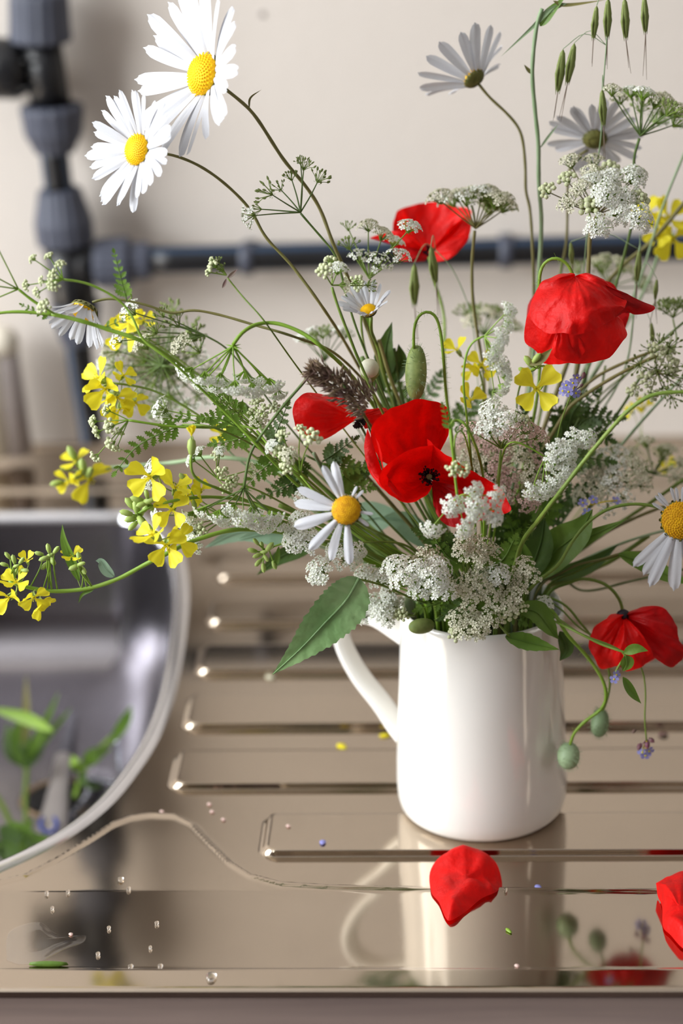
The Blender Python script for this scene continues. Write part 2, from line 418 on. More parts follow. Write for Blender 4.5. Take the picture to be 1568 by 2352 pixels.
def run(pts, wpx, stripes, name='pipe_run'):
    pts = [p if isinstance(p, Vector) else PP(*p) for p in pts]; c = [Vector(p) for p in cr(pts, 6)]; s = mpp(c[0]); r = wpx*s/2
    mb = MB(); tube(mb, c, r, 24); o = mb.part(name, 'pipe_black', pipe)
    for st in stripes:
        m2 = MB(); off = []
        for i, p in enumerate(c):
            t = (c[min(i+1, len(c)-1)]-c[max(i-1, 0)]).normalized(); n = Vector((0, -1, 0)); sd = t.cross(n)
            off.append([p+(n*math.cos(st+dq)+sd*math.sin(st+dq))*(r+.0003) for dq in (-.22, -.11, 0, .11, .22)])
        V = [v for row in off for v in row]
        m2.add(V, [(i*5+k, i*5+k+1, i*5+k+6, i*5+k+5) for i in range(len(off)-1) for k in range(4)])
        m2.part('blue_stripe', 'pipe_blue', o)
    return o
run([(78, -300), (88, -30)], 66, (-.9, .9))
nut((88, -20), (93, 98), 138, 146)
mb = MB(); a, b = PP(93, 90), PP(118, 250); s = mpp(a)
tube(mb, [a, a+(b-a)*.5, b], 47*s, 24); c = PP(85, 158)
tube(mb, [PP(112, 160), PP(60, 158)], 40*s, 20); tube(mb, [PP(62, 158), PP(38, 158), PP(-60, 155)], [56*s, 70*s, 72*s], 24)
for dx in (-16, 16):
    box(mb, tuple(PP(42, 165+dx*2)+Vector((0, -.014, -.001))), tuple(PP(92, 163+dx*2)+Vector((0, .012, .001))))
mb.part('tee_fitting', 'pipe_black', pipe)
nut((118, 238), (126, 352), 148, 96, 134)
run([(124, 345), (136, 440)], 66, (-.9, .9))
nut((136, 432), (152, 562), 104, 134, 136)
mb = MB(); a, b = PP(150, 555), PP(178, 740)
tube(mb, [a, a+(b-a)*.5, b], 54*s, 24); tube(mb, [PP(160, 606), PP(230, 604)], 48*s, 24)
mb.part('tee_fitting', 'pipe_black', pipe)
nut((218, 604), (302, 601), 114, 116); nut((298, 601), (348, 599), 88, 86)
nut((172, 690), (182, 790), 116, 84, 100)
run([(340, 597), (700, 588), (1100, 579), (1700, 564), Vector((1.0, YP, PP(1700, 564).z)), Vector((1.85, YP, PP(1700, 564).z))], 62, (-.95, .95))
run([(178, 780), (190, 870), (206, 960), (214, 1012)], 60, (.62,))
for cx, cy in ((567, 592), (1162, 577)):
    mb = MB(); a = PP(cx-17, cy); b = PP(cx+17, cy)
    lathe(mb, [(30*s, 0), (37*s, .001), (37*s, (b-a).length-.001), (30*s, (b-a).length)], frame(a, b-a), 24)
    q = PP(cx, cy); box(mb, (q.x-.004, q.y, q.z-.012), (q.x+.004, YW-.0006, q.z+.004))
    mb.part('pipe_clip', 'nut_grey', pipe)
# pale pipe with a rounded cap
pc = thing('capped_pipe', 'pale grey upright plastic pipe with rounded cream cap beside the black pipes', 'pipe', PY(40, 1010, YW-.03))
mb = MB(); a = PY(42, 1040, YW-.03); b = PY(4, 790, YW-.03); tube(mb, [a, (a+b)/2, b], .0105, 20); mb.part('pipe_run', 'grey_plastic', pc)
mb = MB(); tube(mb, [PY(-15, 1040, YW-.034), PY(-42, 790, YW-.034)], .013, 20); mb.part('white_sleeve', 'cream_plastic', pc)
mb = MB(); lathe(mb, [(.011, -.006), (.0125, 0), (.0115, .007), (.006, .011), (0, .012)], frame(b, b-a), 20); mb.part('cap', 'cream_plastic', pc)

# ================================================================ wild flowers
random.seed(7)
RIM = JUG+Vector((0, 0, RIMZ-.003))
GRP = {}
def dip(p, s):                               # from p over the rim to the place s in the jug's mouth
    m = RIM+s; out = [m, JUG+s*.9+Vector((0, 0, .0105))]
    q = Vector(p)-m; h = Vector((q.x, q.y, 0))
    if h.length > 1e-6:
        u = h.normalized(); r0 = s.dot(u); perp2 = max(0, s.length_squared-r0*r0)
        run_ = math.sqrt(max(1e-8, .040**2-perp2))-r0    # way along u until the rim
        if h.length > run_*.8 and m.z+q.z*min(1, run_/h.length) < RIM.z+.008:
            out.insert(0, m+u*run_*.96+Vector((0, 0, .0095)))
    return out
def pts3(L):                                 # (px, py[, off]) list -> world points; off carries on
    out, o = [], 0.0
    for t in L:
        if len(t) > 2: o = t[2]
        out.append(P(t[0], t[1], o))
    return out
def stem_curve(L, n=6):
    return [Vector(q) for q in cr(pts3(L), n)]
STEMS = []                                   # stems that go into the jug are bent clear of each other before they are built
def stem(parent, L, wpx, material='stem_green', tail=True, taper=(.75, 1.0), name='stem', hairs=False, seg=7):
    c = stem_curve(L); s = mpp(c[0])
    if tail:
        for _ in range(5): random.random()
    rec = dict(parent=parent, c=c, p=pts3(L), w=wpx*s/2, mat=material, taper=taper, name=name, hairs=hairs, seg=seg)
    if tail: STEMS.append(rec)
    else: build_stem(rec)
    return None, c
def build_stem(r, clear=None):
    c = r['c']; n = len(c); mb = MB()
    rad = [r['w']*(r['taper'][0]+(r['taper'][1]-r['taper'][0])*i/(n-1))*(1+.05*math.sin(i*1.3)) for i in range(n)]
    tube(mb, c, rad, r['seg']); o = mb.part(r['name'], r['mat'], r['parent'])
    if r['hairs']:
        m2 = MB(); rnd = random.Random(n)
        for i in range(1, n-1):
            if (c[i]-RIM).xy.length < .045 and c[i].z < RIM.z+.01: continue
            for k in range(2):
                d = Vector((rnd.gauss(0, 1), rnd.gauss(0, 1), rnd.gauss(0, 1))).normalized()
                a = c[i]+(c[i+1]-c[i])*rnd.random(); e = a+d*(rad[i]+.0022)
                if clear and not clear(r, e): continue
                tube(m2, [a, e], [.00009, .00004], 3, False)
        if m2.F: m2.part('hairs', r['mat'], o, kind='stuff')
    return o
def root_of(L): return thing_loc(L)
def flower_thing(name, label, cat, L, group=None):
    return thing(name, label, cat, JUG+Vector((0, 0, .012)), group)

# ---- petals
def petal_mesh(name, wd, notch=.03, camber=.10, bend=-.10, tipw=.5, groove=.012, nu=9, nv=6):
    V, Fc = [], []
    for i in range(nu):
        t = i/(nu-1)
        wprof = wd*(.36+.64*math.sin(math.pi*min(t*.66+.06, .5))**1.2) if t < .8 else wd*math.sqrt(max(0, 1-((t-.8)/.2)**2*.62))
        for k in range(nv+1):
            u = k/nv*2-1
            x = t*(1-notch*(1-abs(u))*0) - (t**6)*(.06*u*u) + (notch*math.cos(u*math.pi*2)*.5 if t > .97 else 0)
            V.append((x, u*wprof*.5, camber*wd*(u*u-.5)*(1-.3*t)*-1 + bend*t*t + groove*math.cos(u*math.pi*2)*t))
    for i in range(nu-1):
        for k in range(nv):
            a = i*(nv+1)+k; Fc.append((a, a+1, a+nv+2, a+nv+1))
    return mesh(name, V, Fc)
DP = [petal_mesh('daisy_petal', .20, .03, .12, b) for b in (-.10, -.02, -.18)]
DPW = [petal_mesh('daisy_petal_wide', .25, .03, .18, b) for b in (-.06, -.2)]
for m_ in DP+DPW: m_.materials.append(MATS['daisy_white'])
def daisy(label, c, n, disc, L, num, cone, Lst, wst=9, seed=1, discmat='disc_yellow', wide=False, skip=(), jitter=1.0, stemmat='stem_green', squash=.62, len_fn=None, leafs=()):
    rnd = random.Random(seed)
    root = flower_thing('oxeye_daisy', label, 'flower', Lst, 'oxeye daisies in the jug')
    C = P(*c); s = mpp(C); N = DIR(*n); M = frame(C, N, RT)
    rd, Lp = disc*s, L*s
    st, cv = stem(root, Lst, wst, stemmat)
    mb = MB(); prof = [(0, -.55*rd), (.35*rd, -.5*rd), (.8*rd, -.3*rd), (1.04*rd, -.05*rd), (.95*rd, .06*rd)]
    lathe(mb, prof, M, 20, True)
    for k in range(16):                      # bracts
        q = 2*math.pi*k/16; d = M.to_3x3() @ Vector((math.cos(q), math.sin(q), 0)); z = M.to_3x3() @ Vector((0, 0, 1)); sd = z.cross(d)
        a = C+d*rd*.55-z*rd*.47
        mb.add([a-sd*rd*.13, a+sd*rd*.13, C+d*rd*1.12-z*rd*.02+sd*rd*.05, C+d*rd*1.12-z*rd*.02-sd*rd*.05, C+d*rd*.9-z*rd*.32+sd*rd*.19, C+d*rd*.9-z*rd*.32-sd*rd*.19], [(0, 1, 4, 5), (5, 4, 2, 3)])
    mb.part('bract_cup', 'cup_green', root)
    mb = MB(); lathe(mb, [(.98*rd, 0)]+[(rd*.98*math.cos(a), rd*squash*math.sin(a)) for a in np.linspace(.15, 1.5, 6)]+[(0, rd*squash*.97)], M, 20)
    K = 190
    for k in range(K):
        f = math.sqrt((k+.5)/K); q = k*2.39996; x, y = f*math.cos(q), f*math.sin(q)
        hh = squash*math.sqrt(max(0, 1-f*f*.98)); nn = Vector((x*squash, y*squash, max(hh, .1))).normalized()
        p = Vector((x*rd, y*rd, hh*rd)); r = rd*.062; MM = M @ frame(p, nn)
        mb.add([MM @ Vector((r, 0, 0)), MM @ Vector((0, r, 0)), MM @ Vector((-r, 0, 0)), MM @ Vector((0, -r, 0)), MM @ Vector((0, 0, r*1.3))], [(0, 1, 4), (1, 2, 4), (2, 3, 4), (3, 0, 4)])
    mb.part('disc', discmat, root)
    for k in range(num):
        q = 2*math.pi*(k+rnd.uniform(-.3, .3)*jitter)/num
        if k in skip: continue
        al = math.radians((cone(math.degrees(q) % 360) if callable(cone) else cone)+rnd.uniform(-7, 7)*jitter)
        rad = M.to_3x3() @ Vector((math.cos(q), math.sin(q), 0)); z = M.to_3x3() @ Vector((0, 0, 1))
        x = rad*math.cos(al)+z*math.sin(al); zz = z*math.cos(al)-rad*math.sin(al)
        ll = Lp*rnd.uniform(.88, 1.04)*(len_fn(math.degrees(q) % 360) if len_fn else 1)
        if ll < Lp*.05: continue
        y = zz.cross(x); tw = rnd.uniform(-.2, .2)*jitter
        y, zz = y*math.cos(tw)+zz*math.sin(tw), zz*math.cos(tw)-y*math.sin(tw)
        o = C+rad*rd*.82-z*rd*.06*(k % 3); MM = Matrix.Identity(4); wf = rnd.uniform(.85, 1.1)
        for i in range(3): MM[i][0], MM[i][1], MM[i][2], MM[i][3] = x[i]*ll, y[i]*ll*wf, zz[i]*ll, o[i]
        link('petal', rnd.choice(DPW if wide else DP), None, root, MM)
    for lf in leafs: leaf(root, *lf)
    return root

# ---- leaves
def leaf(parent, L, wpx, material='leaf_green', tilt=0.0, serr=0, fold=.25, name='leaf', n=6, wave=.0, shape=1.0, lbl=None, veins=0):
    c = [Vector(q) for q in cr(pts3(L), n)]; s = mpp(c[0]); N = len(c); V, Fc = [], []
    cols = (-1, -.66, -.33, 0, .33, .66, 1)
    for i, p in enumerate(c):
        t = i/(N-1); tg = (c[min(i+1, N-1)]-c[max(i-1, 0)]).normalized()
        sd = tg.cross(-fwd).normalized(); nm = sd.cross(tg).normalized()
        sd, nm = sd*math.cos(tilt)+nm*math.sin(tilt), nm*math.cos(tilt)-sd*math.sin(tilt)
        w = wpx*s*.5*max(.02, math.sin(math.pi*min(1, t**(.75*shape)*.97+.03)))
        if serr: w *= 1+.13*((t*serr) % 1.0)-.06
        for u in cols:
            ww = wave*w*math.sin(t*9+u*1.5) + (.10*w*(1-2*abs(((t*veins-abs(u)*.9) % 1)-.5))*(abs(u)**.5) if veins else 0)
            V.append(p+sd*(u*w)+nm*(abs(u)*w*fold+ww - (.06*w if abs(u) in (.33,) else 0)))
    k = len(cols)
    Fc = [(i*k+j, i*k+j+1, (i+1)*k+j+1, (i+1)*k+j) for i in range(N-1) for j in range(k-1)]
    mb = MB(); mb.add(V, Fc)
    if wpx > 24: tube(mb, [q-fwd*.0004 for q in c], [wpx*s*.035, wpx*s*.012], 5)
    o = mb.part(name, material, parent)
    if lbl: o['label'] = lbl
    return o
def pinnate(parent, L, wpx, material='leaf_green', tilt=0.0, pairs=7, name='leaf', lobes=4, seed=0):
    rnd = random.Random(seed); c = [Vector(q) for q in cr(pts3(L), 8)]; s = mpp(c[0]); N = len(c); mb = MB()
    tube(mb, c, [wpx*s*.03, wpx*s*.012], 5)
    def blade(a, d, nrm, Lb, wb):
        sd = d.cross(nrm).normalized(); V, Fc = [], []; m = lobes*2+1
        for i in range(m+1):
            t = i/m; w = wb*math.sin(math.pi*min(1, t*.9+.1))*(1.25 if i % 2 else .6)
            p = a+d*Lb*t
            V += [p-sd*w+d*Lb*.06*(i % 2), p+nrm*w*-.18, p+sd*w+d*Lb*.06*(i % 2)]
        for i in range(m): Fc += [(3*i, 3*i+1, 3*i+4, 3*i+3), (3*i+1, 3*i+2, 3*i+5, 3*i+4)]
        mb.add(V, Fc)
    for i in range(pairs):
        t = .12+.8*i/max(1, pairs-1); f = t*(N-1); j = min(int(f), N-2); p = c[j]+(c[j+1]-c[j])*(f-j)
        tg = (c[min(j+1, N-1)]-c[max(j-1, 0)]).normalized(); sd = tg.cross(-fwd).normalized(); nm = sd.cross(tg)
        sd, nm = sd*math.cos(tilt)+nm*math.sin(tilt), nm*math.cos(tilt)-sd*math.sin(tilt)
        Lb = wpx*s*.5*(1.05-t*.75)*rnd.uniform(.85, 1.1)
        for sg in (-1, 1):
            d = (tg*.75+sd*sg+nm*rnd.uniform(-.3, .3)).normalized(); blade(p, d, nm, Lb, Lb*.26)
    j = N-2; tg = (c[-1]-c[-3]).normalized(); blade(c[-1]-tg*wpx*s*.05, tg, tg.cross(-fwd).cross(tg).normalized(), wpx*s*.24, wpx*s*.07)
    return mb.part(name, material, parent)

# ---- umbels: shared umbellet meshes, local +Z is up, radius about 1
def umbellet(kind, seed):
    rnd = random.Random(seed); mb = MB(); nf = {'open': 22, 'cream': 15, 'pink': 15, 'bud': 13, 'seed': 12, 'loose': 11}[kind]
    for k in range(nf):
        f = math.sqrt((k+.4)/nf); q = k*2.39996+rnd.uniform(-.2, .2)
        sp = .95 if kind != 'bud' else .75
        top = Vector((sp*f*math.cos(q), sp*f*math.sin(q), (.75-.42*f*f if kind != 'bud' else .62-.5*f*f)+rnd.uniform(-.05, .05)))
        mb.cur = 1; tube(mb, [(0, 0, -.25), (top.x*.55, top.y*.55, .18), top-Vector((0, 0, .05))], [.04, .03, .03], 3, False)
        nn = Vector((top.x*.9+rnd.uniform(-.25, .25), top.y*.9+rnd.uniform(-.25, .25), .75)).normalized(); MM = frame(top, nn)
        if kind in ('open', 'cream', 'pink', 'loose'):
            R = rnd.uniform(.19, .27) if kind != 'loose' else rnd.uniform(.2, .27); a0 = rnd.uniform(0, 6)
            mb.cur = 0
            for j in range(5):
                a = a0+j*2*math.pi/5; e = R*(1.25 if j == 0 else 1)
                V = [(0, 0, 0)]+[(r*e*math.cos(a+da), r*e*math.sin(a+da), z) for r, da, z in ((.62, -.55, .04), (1.05, -.36, .03), (.92, 0, -.02), (1.05, .36, .03), (.62, .55, .04))]
                mb.add([MM @ Vector(v) for v in V], [(0, 1, 2, 3), (0, 3, 4, 5)])
            mb.cur = 2; r = .055
            mb.add([MM @ Vector(v) for v in ((r, 0, .0), (-r*.5, r*.87, .0), (-r*.5, -r*.87, .0), (0, 0, .09))], [(0, 1, 3), (1, 2, 3), (2, 0, 3)])
            mb.cur = 1; mb.add([MM @ Vector(v) for v in ((.07, 0, -.02), (-.035, .06, -.02), (-.035, -.06, -.02), (0, 0, -.16))], [(1, 0, 3), (2, 1, 3), (0, 2, 3)])
        elif kind == 'bud':
            mb.cur = 0; r = rnd.uniform(.17, .23)
            lathe(mb, [(0, -r), (r*.8, -r*.5), (r, .1*r), (r*.6, r*.8), (0, r)], MM, 6)
        else:
            mb.cur = 0; r = .07
            for sx in (-.045, .045):
                lathe(mb, [(0, -.14), (r, -.05), (r*.8, .1), (0, .2)], MM @ Matrix.Translation((sx, 0, 0)), 5)
    mb.cur = 1
    for j in range(5):
        a = j*1.256; mb.add([(.05*math.cos(a), .05*math.sin(a), -.25), (.32*math.cos(a+.12), .32*math.sin(a+.12), -.22), (.32*math.cos(a-.12), .32*math.sin(a-.12), -.22)], [(0, 1, 2)])
    me = mb.mesh('umbellet_'+kind, kind == 'bud')
    for m in {'open': ('floret_white', 'stem_bright', 'floret_bud'), 'cream': ('floret_cream', 'stem_green', 'seed_green'), 'pink': ('floret_pink', 'stem_green', 'seed_green'),
              'bud': ('floret_bud', 'stem_bright'), 'seed': ('seed_green', 'stem_green'), 'loose': ('floret_white', 'stem_green', 'seed_green')}[kind]: me.materials.append(MATS[m])
    return me
UM = {k: [umbellet(k, i*7+3) for i in range(4)] for k in ('open', 'cream', 'pink', 'bud', 'seed', 'loose')}
def umbel_head(root, hub, heads, rw=3.2, raymat='stem_bright', sag=0.0, bracts=0):
    """hub: world point; heads: list of (point, axis, radius m, kind)"""
    mb = MB(); s = mpp(hub)
    for p, ax, r, kind in heads:
        a = hub; b = p-ax*r*.25
        mid = a+(b-a)*.5+(b-a).normalized().cross(Vector((.3, .2, .9)))*(b-a).length*.05+Vector((0, 0, (b-a).length*sag))
        tube(mb, cr([a, mid, b], 4), [rw*s*.6, rw*s*.42], 5, False)
    for k in range(bracts):
        d = Vector((random.gauss(0, 1), random.gauss(0, 1), random.gauss(0, .6)-.5)).normalized(); sd = d.orthogonal().normalized()
        mb.add([hub-sd*s*3, hub+sd*s*3, hub+d*s*22], [(0, 1, 2)])
    mb.part('rays', raymat, root, kind='stuff')
    for p, ax, r, kind in heads:
        me = random.choice(UM[kind]); M = frame(p-ax*r*.25, ax, Vector((random.gauss(0, 1), random.gauss(0, 1), random.gauss(0, 1))))
        M = M @ Matrix.Diagonal((r, r, r, 1)); link('umbellet', me, None, root, M)
def umbel(label, hub, axis, R, spread, n, ur, kind, Lst, wst=9, stemmat='stem_green', seed=1, rw=3.2, flat=.35, tail=True, group='cow parsley stems in the jug', name='cow_parsley', roll=0.0, squash=1.0, bracts=0, raymat=None, extra=None, hairs=False):
    """auto umbel: rays of R pixels around axis; kind may be a list"""
    random.seed(seed); root = flower_thing(name, label, 'flower', Lst, group)
    HB = P(*hub); s = mpp(HB); A = DIR(*axis); M = frame(HB, A, RT).to_3x3()
    heads = []
    for k in range(n):
        f = math.sqrt((k+.5)/n); q = k*2.39996+roll; th = math.radians(spread)*f*random.uniform(.9, 1.08)
        d = M @ Vector((math.sin(th)*math.cos(q), math.sin(th)*math.sin(q)*squash, math.cos(th))); d.normalize()
        ln = R*s*(1+flat*(1/max(.45, math.cos(th))-1))*random.uniform(.9, 1.08)
        kd = kind if isinstance(kind, str) else random.choice(kind)
        heads.append((HB+d*ln, (d*.6+A*.6+Vector((random.gauss(0, .12), random.gauss(0, .12), random.gauss(0, .12)))).normalized(), ur*s*random.uniform(.82, 1.12), kd))
    if Lst: stem(root, Lst, wst, stemmat, tail, hairs=hairs)
    umbel_head(root, HB, heads, rw, raymat or stemmat, bracts=bracts)
    if extra: extra(root)
    return root
def umbel_at(label, hub, spots, Lst, kind='open', axis=None, wst=9, stemmat='stem_green', seed=1, rw=3.2, tail=True, group='cow parsley stems in the jug', name='cow_parsley', bracts=0, raymat=None, extra=None, sag=0.0):
    """umbel with every umbellet placed: spots (px, py, off, r[, kind])"""
    random.seed(seed); root = flower_thing(name, label, 'flower', Lst, group); HB = P(*hub); heads = []
    for t in spots:
        p = P(t[0], t[1], t[2]); d = (p-HB).normalized()
        ax = DIR(*axis) if axis else d
        ax = (ax*.75+d*.4+Vector((random.gauss(0, .15), random.gauss(0, .15), random.gauss(0, .15)))).normalized()
        heads.append((p, ax, t[3]*mpp(p), t[4] if len(t) > 4 else kind))
    if Lst: stem(root, Lst, wst, stemmat, tail)
    umbel_head(root, HB, heads, rw, raymat or stemmat, sag, bracts)
    if extra: extra(root)
    return root

# ---- poppies
def patch(parent, base, outline, off, material='poppy_red', bulge=0.0, pleat=.0012, seed=0, nr=12, name='petal', nsub=7, crease=7):
    """petal sheet fanned from base (px,py,off) to an edge given as (px,py,doff)"""
    B = P(base[0], base[1], off+(base[2] if len(base) > 2 else 0))
    E = [P(t[0], t[1], off+(t[2] if len(t) > 2 else 0)) for t in outline]
    e = [Vector(q) for q in cr(E, nsub)]; n = len(e); V = []
    rnd = random.Random(seed); ph = [rnd.uniform(0, 6.28) for _ in range(4)]
    arc = [0]
    for i in range(1, n): arc.append(arc[-1]+(e[i]-e[i-1]).length)
    for i in range(nr+1):
        t = i/nr
        for k in range(n):
            u = arc[k]/arc[-1]; p = B.lerp(e[k], t)
            env = math.sin(math.pi*min(1, u*1.0)) if crease else 1
            dz = bulge*math.sin(math.pi*t**.8)*(.5+.5*env)
            pl = pleat*1.5*(t**.9)*((1-3.4*abs(noise.noise(Vector((u*crease*.75+seed*3.1, t*1.3, seed)))))+.55*(1-3.4*abs(noise.noise(Vector((u*crease*2.1+seed, t*2.2, seed*2.0))))))
            nz = pleat*(1.5*(1-3.2*abs(noise.noise(Vector((p.x*55+seed, p.y*55, p.z*55)))))+.8*noise.noise(Vector((p.x*150+seed, p.y*150, p.z*150))))*t
            rim = (1-abs(2*u-1)**6)
            V.append(p-fwd*(dz+(pl+nz)*rim) + (UP*nz*.6+RT*pl*.3)*(t if t < .99 else 1))
    Fc = [(i*n+k, i*n+k+1, (i+1)*n+k+1, (i+1)*n+k) for i in range(nr) for k in range(n-1)]
    mb = MB(); mb.add(V, Fc); return mb.part(name, material, parent)
def stamens(root, c, n, rpx, seed=3, pod=True):
    random.seed(seed); C = P(*c); s = mpp(C); N = DIR(*n); mb = MB(); M = frame(C, N)
    for k in range(70):
        q = random.uniform(0, 6.28); r = random.uniform(.45, 1.0); h = random.uniform(.25, .7)
        a = M @ Vector((.2*rpx*s*math.cos(q), .2*rpx*s*math.sin(q), 0)); b = M @ Vector((r*rpx*s*math.cos(q), r*rpx*s*math.sin(q), h*rpx*s))
        tube(mb, [a, b], [.0002, .0002], 3, False)
        lathe(mb, [(0, -.0006), (.00055, 0), (0, .0006)], frame(b, (b-a)), 5)
    mb.part('stamens', 'poppy_dark', root, kind='stuff')
    if pod:
        mb = MB(); r = rpx*s*.3; lathe(mb, [(r*.5, 0), (r*.95, r*.7), (r*1.05, r*1.2), (r*.9, r*1.35), (0, r*1.5)], M, 12); mb.part('seed_pod', 'poppy_pod', root)
def poppy_bud(root, c, ax, ln, wd, hairy=True, material='seed_green', name='bud'):
    C = P(*c); s = mpp(C); A = DIR(*ax); mb = MB(); M = frame(C, A); h = ln*s/2; r = wd*s/2
    prof = [(r*math.sin(a)**.85, -h*math.cos(a)) for a in np.linspace(.02, math.pi-.02, 13)]
    lathe(mb, [(0, -h)]+prof+[(0, h)], M, 18); o = mb.part(name, material, root)
    if hairy:
        m2 = MB(); rnd = random.Random(5)
        for k in range(130):
            a = rnd.uniform(.3, 2.9); q = rnd.uniform(0, 6.28); p = Vector((r*math.sin(a)**.85*math.cos(q), r*math.sin(a)**.85*math.sin(q), -h*math.cos(a)))
            d = Vector((math.cos(q)*math.sin(a), math.sin(q)*math.sin(a), -math.cos(a)+.3)).normalized()
            tube(m2, [M @ p, M @ (p+d*.0018)], [.00009, .00004], 3, False)
        m2.part('hairs', 'stem_grey', o, kind='stuff')
    return o

# ---- mustard flowers
def obovate(name, bend):
    V, Fc = [], []; nu, nv = 8, 6
    for i in range(nu):
        t = i/(nu-1); w = .06+.36*max(0, math.sin(math.pi*min(.5, max(0, t-.22)*.78)))**1.1
        if t > .82: w *= math.sqrt(max(.05, 1-((t-.82)/.2)**2*.8))
        for k in range(nv+1):
            u = k/nv*2-1
            V.append((t-.05*(1-abs(u))*(t > .95), u*w, bend*t*t*.5+.10*t+.08*w*math.cos(u*5)+.03*math.sin(u*9+t*6)*t))
    for i in range(nu-1):
        for k in range(nv): a = i*(nv+1)+k; Fc.append((a, a+1, a+nv+2, a+nv+1))
    me = mesh(name, V, Fc); me.materials.append(MATS['mustard_yellow']); return me
OP = [obovate('mustard_petal', b) for b in (.15, -.35, .5)]
def mustard_flower(root, c, n, L, npet=4, seed=0, attach=None, cup=15, twist=0.0):
    rnd = random.Random(seed); C = P(*c); s = mpp(C); N = DIR(*n); M = frame(C, N, RT); l = L*s
    mb = MB(); lathe(mb, [(l*.05, -l*.55), (l*.09, -l*.4), (l*.09, -.1*l), (.05*l, 0)], M, 8)
    for k in range(4):
        q = k*1.57+.78; a = M @ Vector((l*.07*math.cos(q), l*.07*math.sin(q), -.5*l)); b = M @ Vector((l*.16*math.cos(q), l*.16*math.sin(q), .02*l)); tube(mb, [a, (a+b)/2+(b-a).orthogonal()*.05, b], [l*.04, l*.07, l*.02], 5)
    if attach is not None:
        a = M @ Vector((0, 0, -l*.5)); tube(mb, cr([attach, attach.lerp(a, .5)-N*l*.15, a], 4), l*.035, 5)
    o = mb.part('flower', 'mustard_bud', root)
    m2 = MB()
    for k in range(6):
        q = k*1.047; a = M @ Vector((0, 0, -.05*l)); b = M @ Vector((l*.13*math.cos(q), l*.13*math.sin(q), l*.22)); tube(m2, [a, b], l*.015, 3); lathe(m2, [(0, -l*.05), (l*.03, 0), (0, l*.05)], frame(b, b-a), 5)
    m2.part('stamens', 'mustard_yellow', o)
    for k in range(npet):
        q = 2*math.pi*k/4+.78+twist+rnd.uniform(-.15, .15); al = math.radians(cup+rnd.uniform(-18, 18))
        rad = M.to_3x3() @ Vector((math.cos(q), math.sin(q), 0)); z = N
        x = rad*math.cos(al)+z*math.sin(al); zz = z*math.cos(al)-rad*math.sin(al); y = zz.cross(x); ll = l*rnd.uniform(.92, 1.08)
        MM = Matrix.Identity(4)
        for i in range(3): MM[i][0], MM[i][1], MM[i][2], MM[i][3] = x[i]*ll, y[i]*ll, zz[i]*ll, C[i]
        link('petal', rnd.choice(OP), None, o, MM)
    return o
def bud_mesh():
    mb = MB(); lathe(mb, [(.0, -.5), (.16, -.42), (.24, -.05), (.2, .3), (0, .5)], None, 8); me = mb.mesh('mustard_bud'); me.materials.append(MATS['mustard_bud']); return me
BM = bud_mesh()
def near(c, p): return min(c, key=lambda q: (q-p).length)
def mustard(label, Lst, flowers=(), buds=(), wst=10, stemmat='stem_bright', leaves=(), tail=True, seed=1, cluster=()):
    random.seed(seed); root = flower_thing('mustard_sprig', label, 'flower', Lst, 'yellow mustard sprigs in the jug')
    st, c = stem(root, Lst, wst, stemmat, tail)
    for i, f in enumerate(flowers):
        p = P(*f[0]); mustard_flower(root, f[0], f[1], f[2], f[3] if len(f) > 3 else 4, seed*10+i, near(c, p), f[4] if len(f) > 4 else 15)
    bl = list(buds)
    for cx, cy, co, R, nb_, bl_ in cluster:
        for k in range(nb_):
            q = k*2.4; f = math.sqrt((k+.5)/nb_); bl.append((cx+R*f*math.cos(q), cy+R*f*math.sin(q), co+random.uniform(-.006, .006), math.cos(q)-.3, -math.sin(q)*.8+.2, bl_*random.uniform(.75, 1.1)))
    mb = MB()
    for b in bl:
        p = P(b[0], b[1], b[2]); s = mpp(p); ax = DIR(b[3], b[4], .3); l = b[5]*s
        M = frame(p, ax) @ Matrix.Diagonal((l, l, l, 1)); link('flower_bud', BM, None, root, M)
        a = near(c, p); e = p-ax*l*.45; tube(mb, cr([a, a.lerp(e, .6)-ax*l*.2, e], 4), .0004, 4)
    if mb.F: mb.part('pedicels', stemmat, root, kind='stuff')
    for lf in leaves: leaf(root, *lf)
    return root
def forget(label, Lst, heads, wst=5, tail=True, seed=2, R=13, buds=()):
    random.seed(seed); root = flower_thing('forget_me_not', label, 'flower', Lst, 'blue forget-me-nots in the jug')
    st, c = stem(root, Lst, wst, 'stem_green', tail)
    for i, (x, y, o, n) in enumerate(heads):
        C = P(x, y, o); s = mpp(C); M = frame(C, DIR(*n)); r = R*s; mb = MB()
        for k in range(5):
            a = k*1.2566+i
            V = [(0, 0, 0)]+[(q*r*math.cos(a+d), q*r*math.sin(a+d), z*r) for q, d, z in ((.5, -.6, .05), (.95, -.42, .1), (1.05, 0, .05), (.95, .42, .1), (.5, .6, .05))]
            mb.add([M @ Vector(v) for v in V], [(0, 1, 2, 3), (0, 3, 4, 5)])
        o_ = mb.part('floret', 'forget_blue', root)
        m2 = MB(); lathe(m2, [(r*.2, .02*r), (r*.22, .1*r), (0, .14*r)], M, 8); a = near(c, C); tube(m2, [a, a.lerp(C, .6)+DIR(0, .3, 0)*r*.2, C], .00035, 4)
        m2.part('eye', 'disc_yellow' if False else 'mustard_yellow', o_)
    for (x, y, o, dx, dy, l) in buds:
        p = P(x, y, o); s = mpp(p); mb = MB(); lathe(mb, [(0, -l*s*.5), (l*s*.3, -l*s*.2), (l*s*.28, l*s*.2), (0, l*s*.5)], frame(p, DIR(dx, dy, .2)), 7)
        a = near(c, p); tube(mb, [a, p], .0003, 4); mb.part('flower_bud', 'stem_purple', root)
    return root
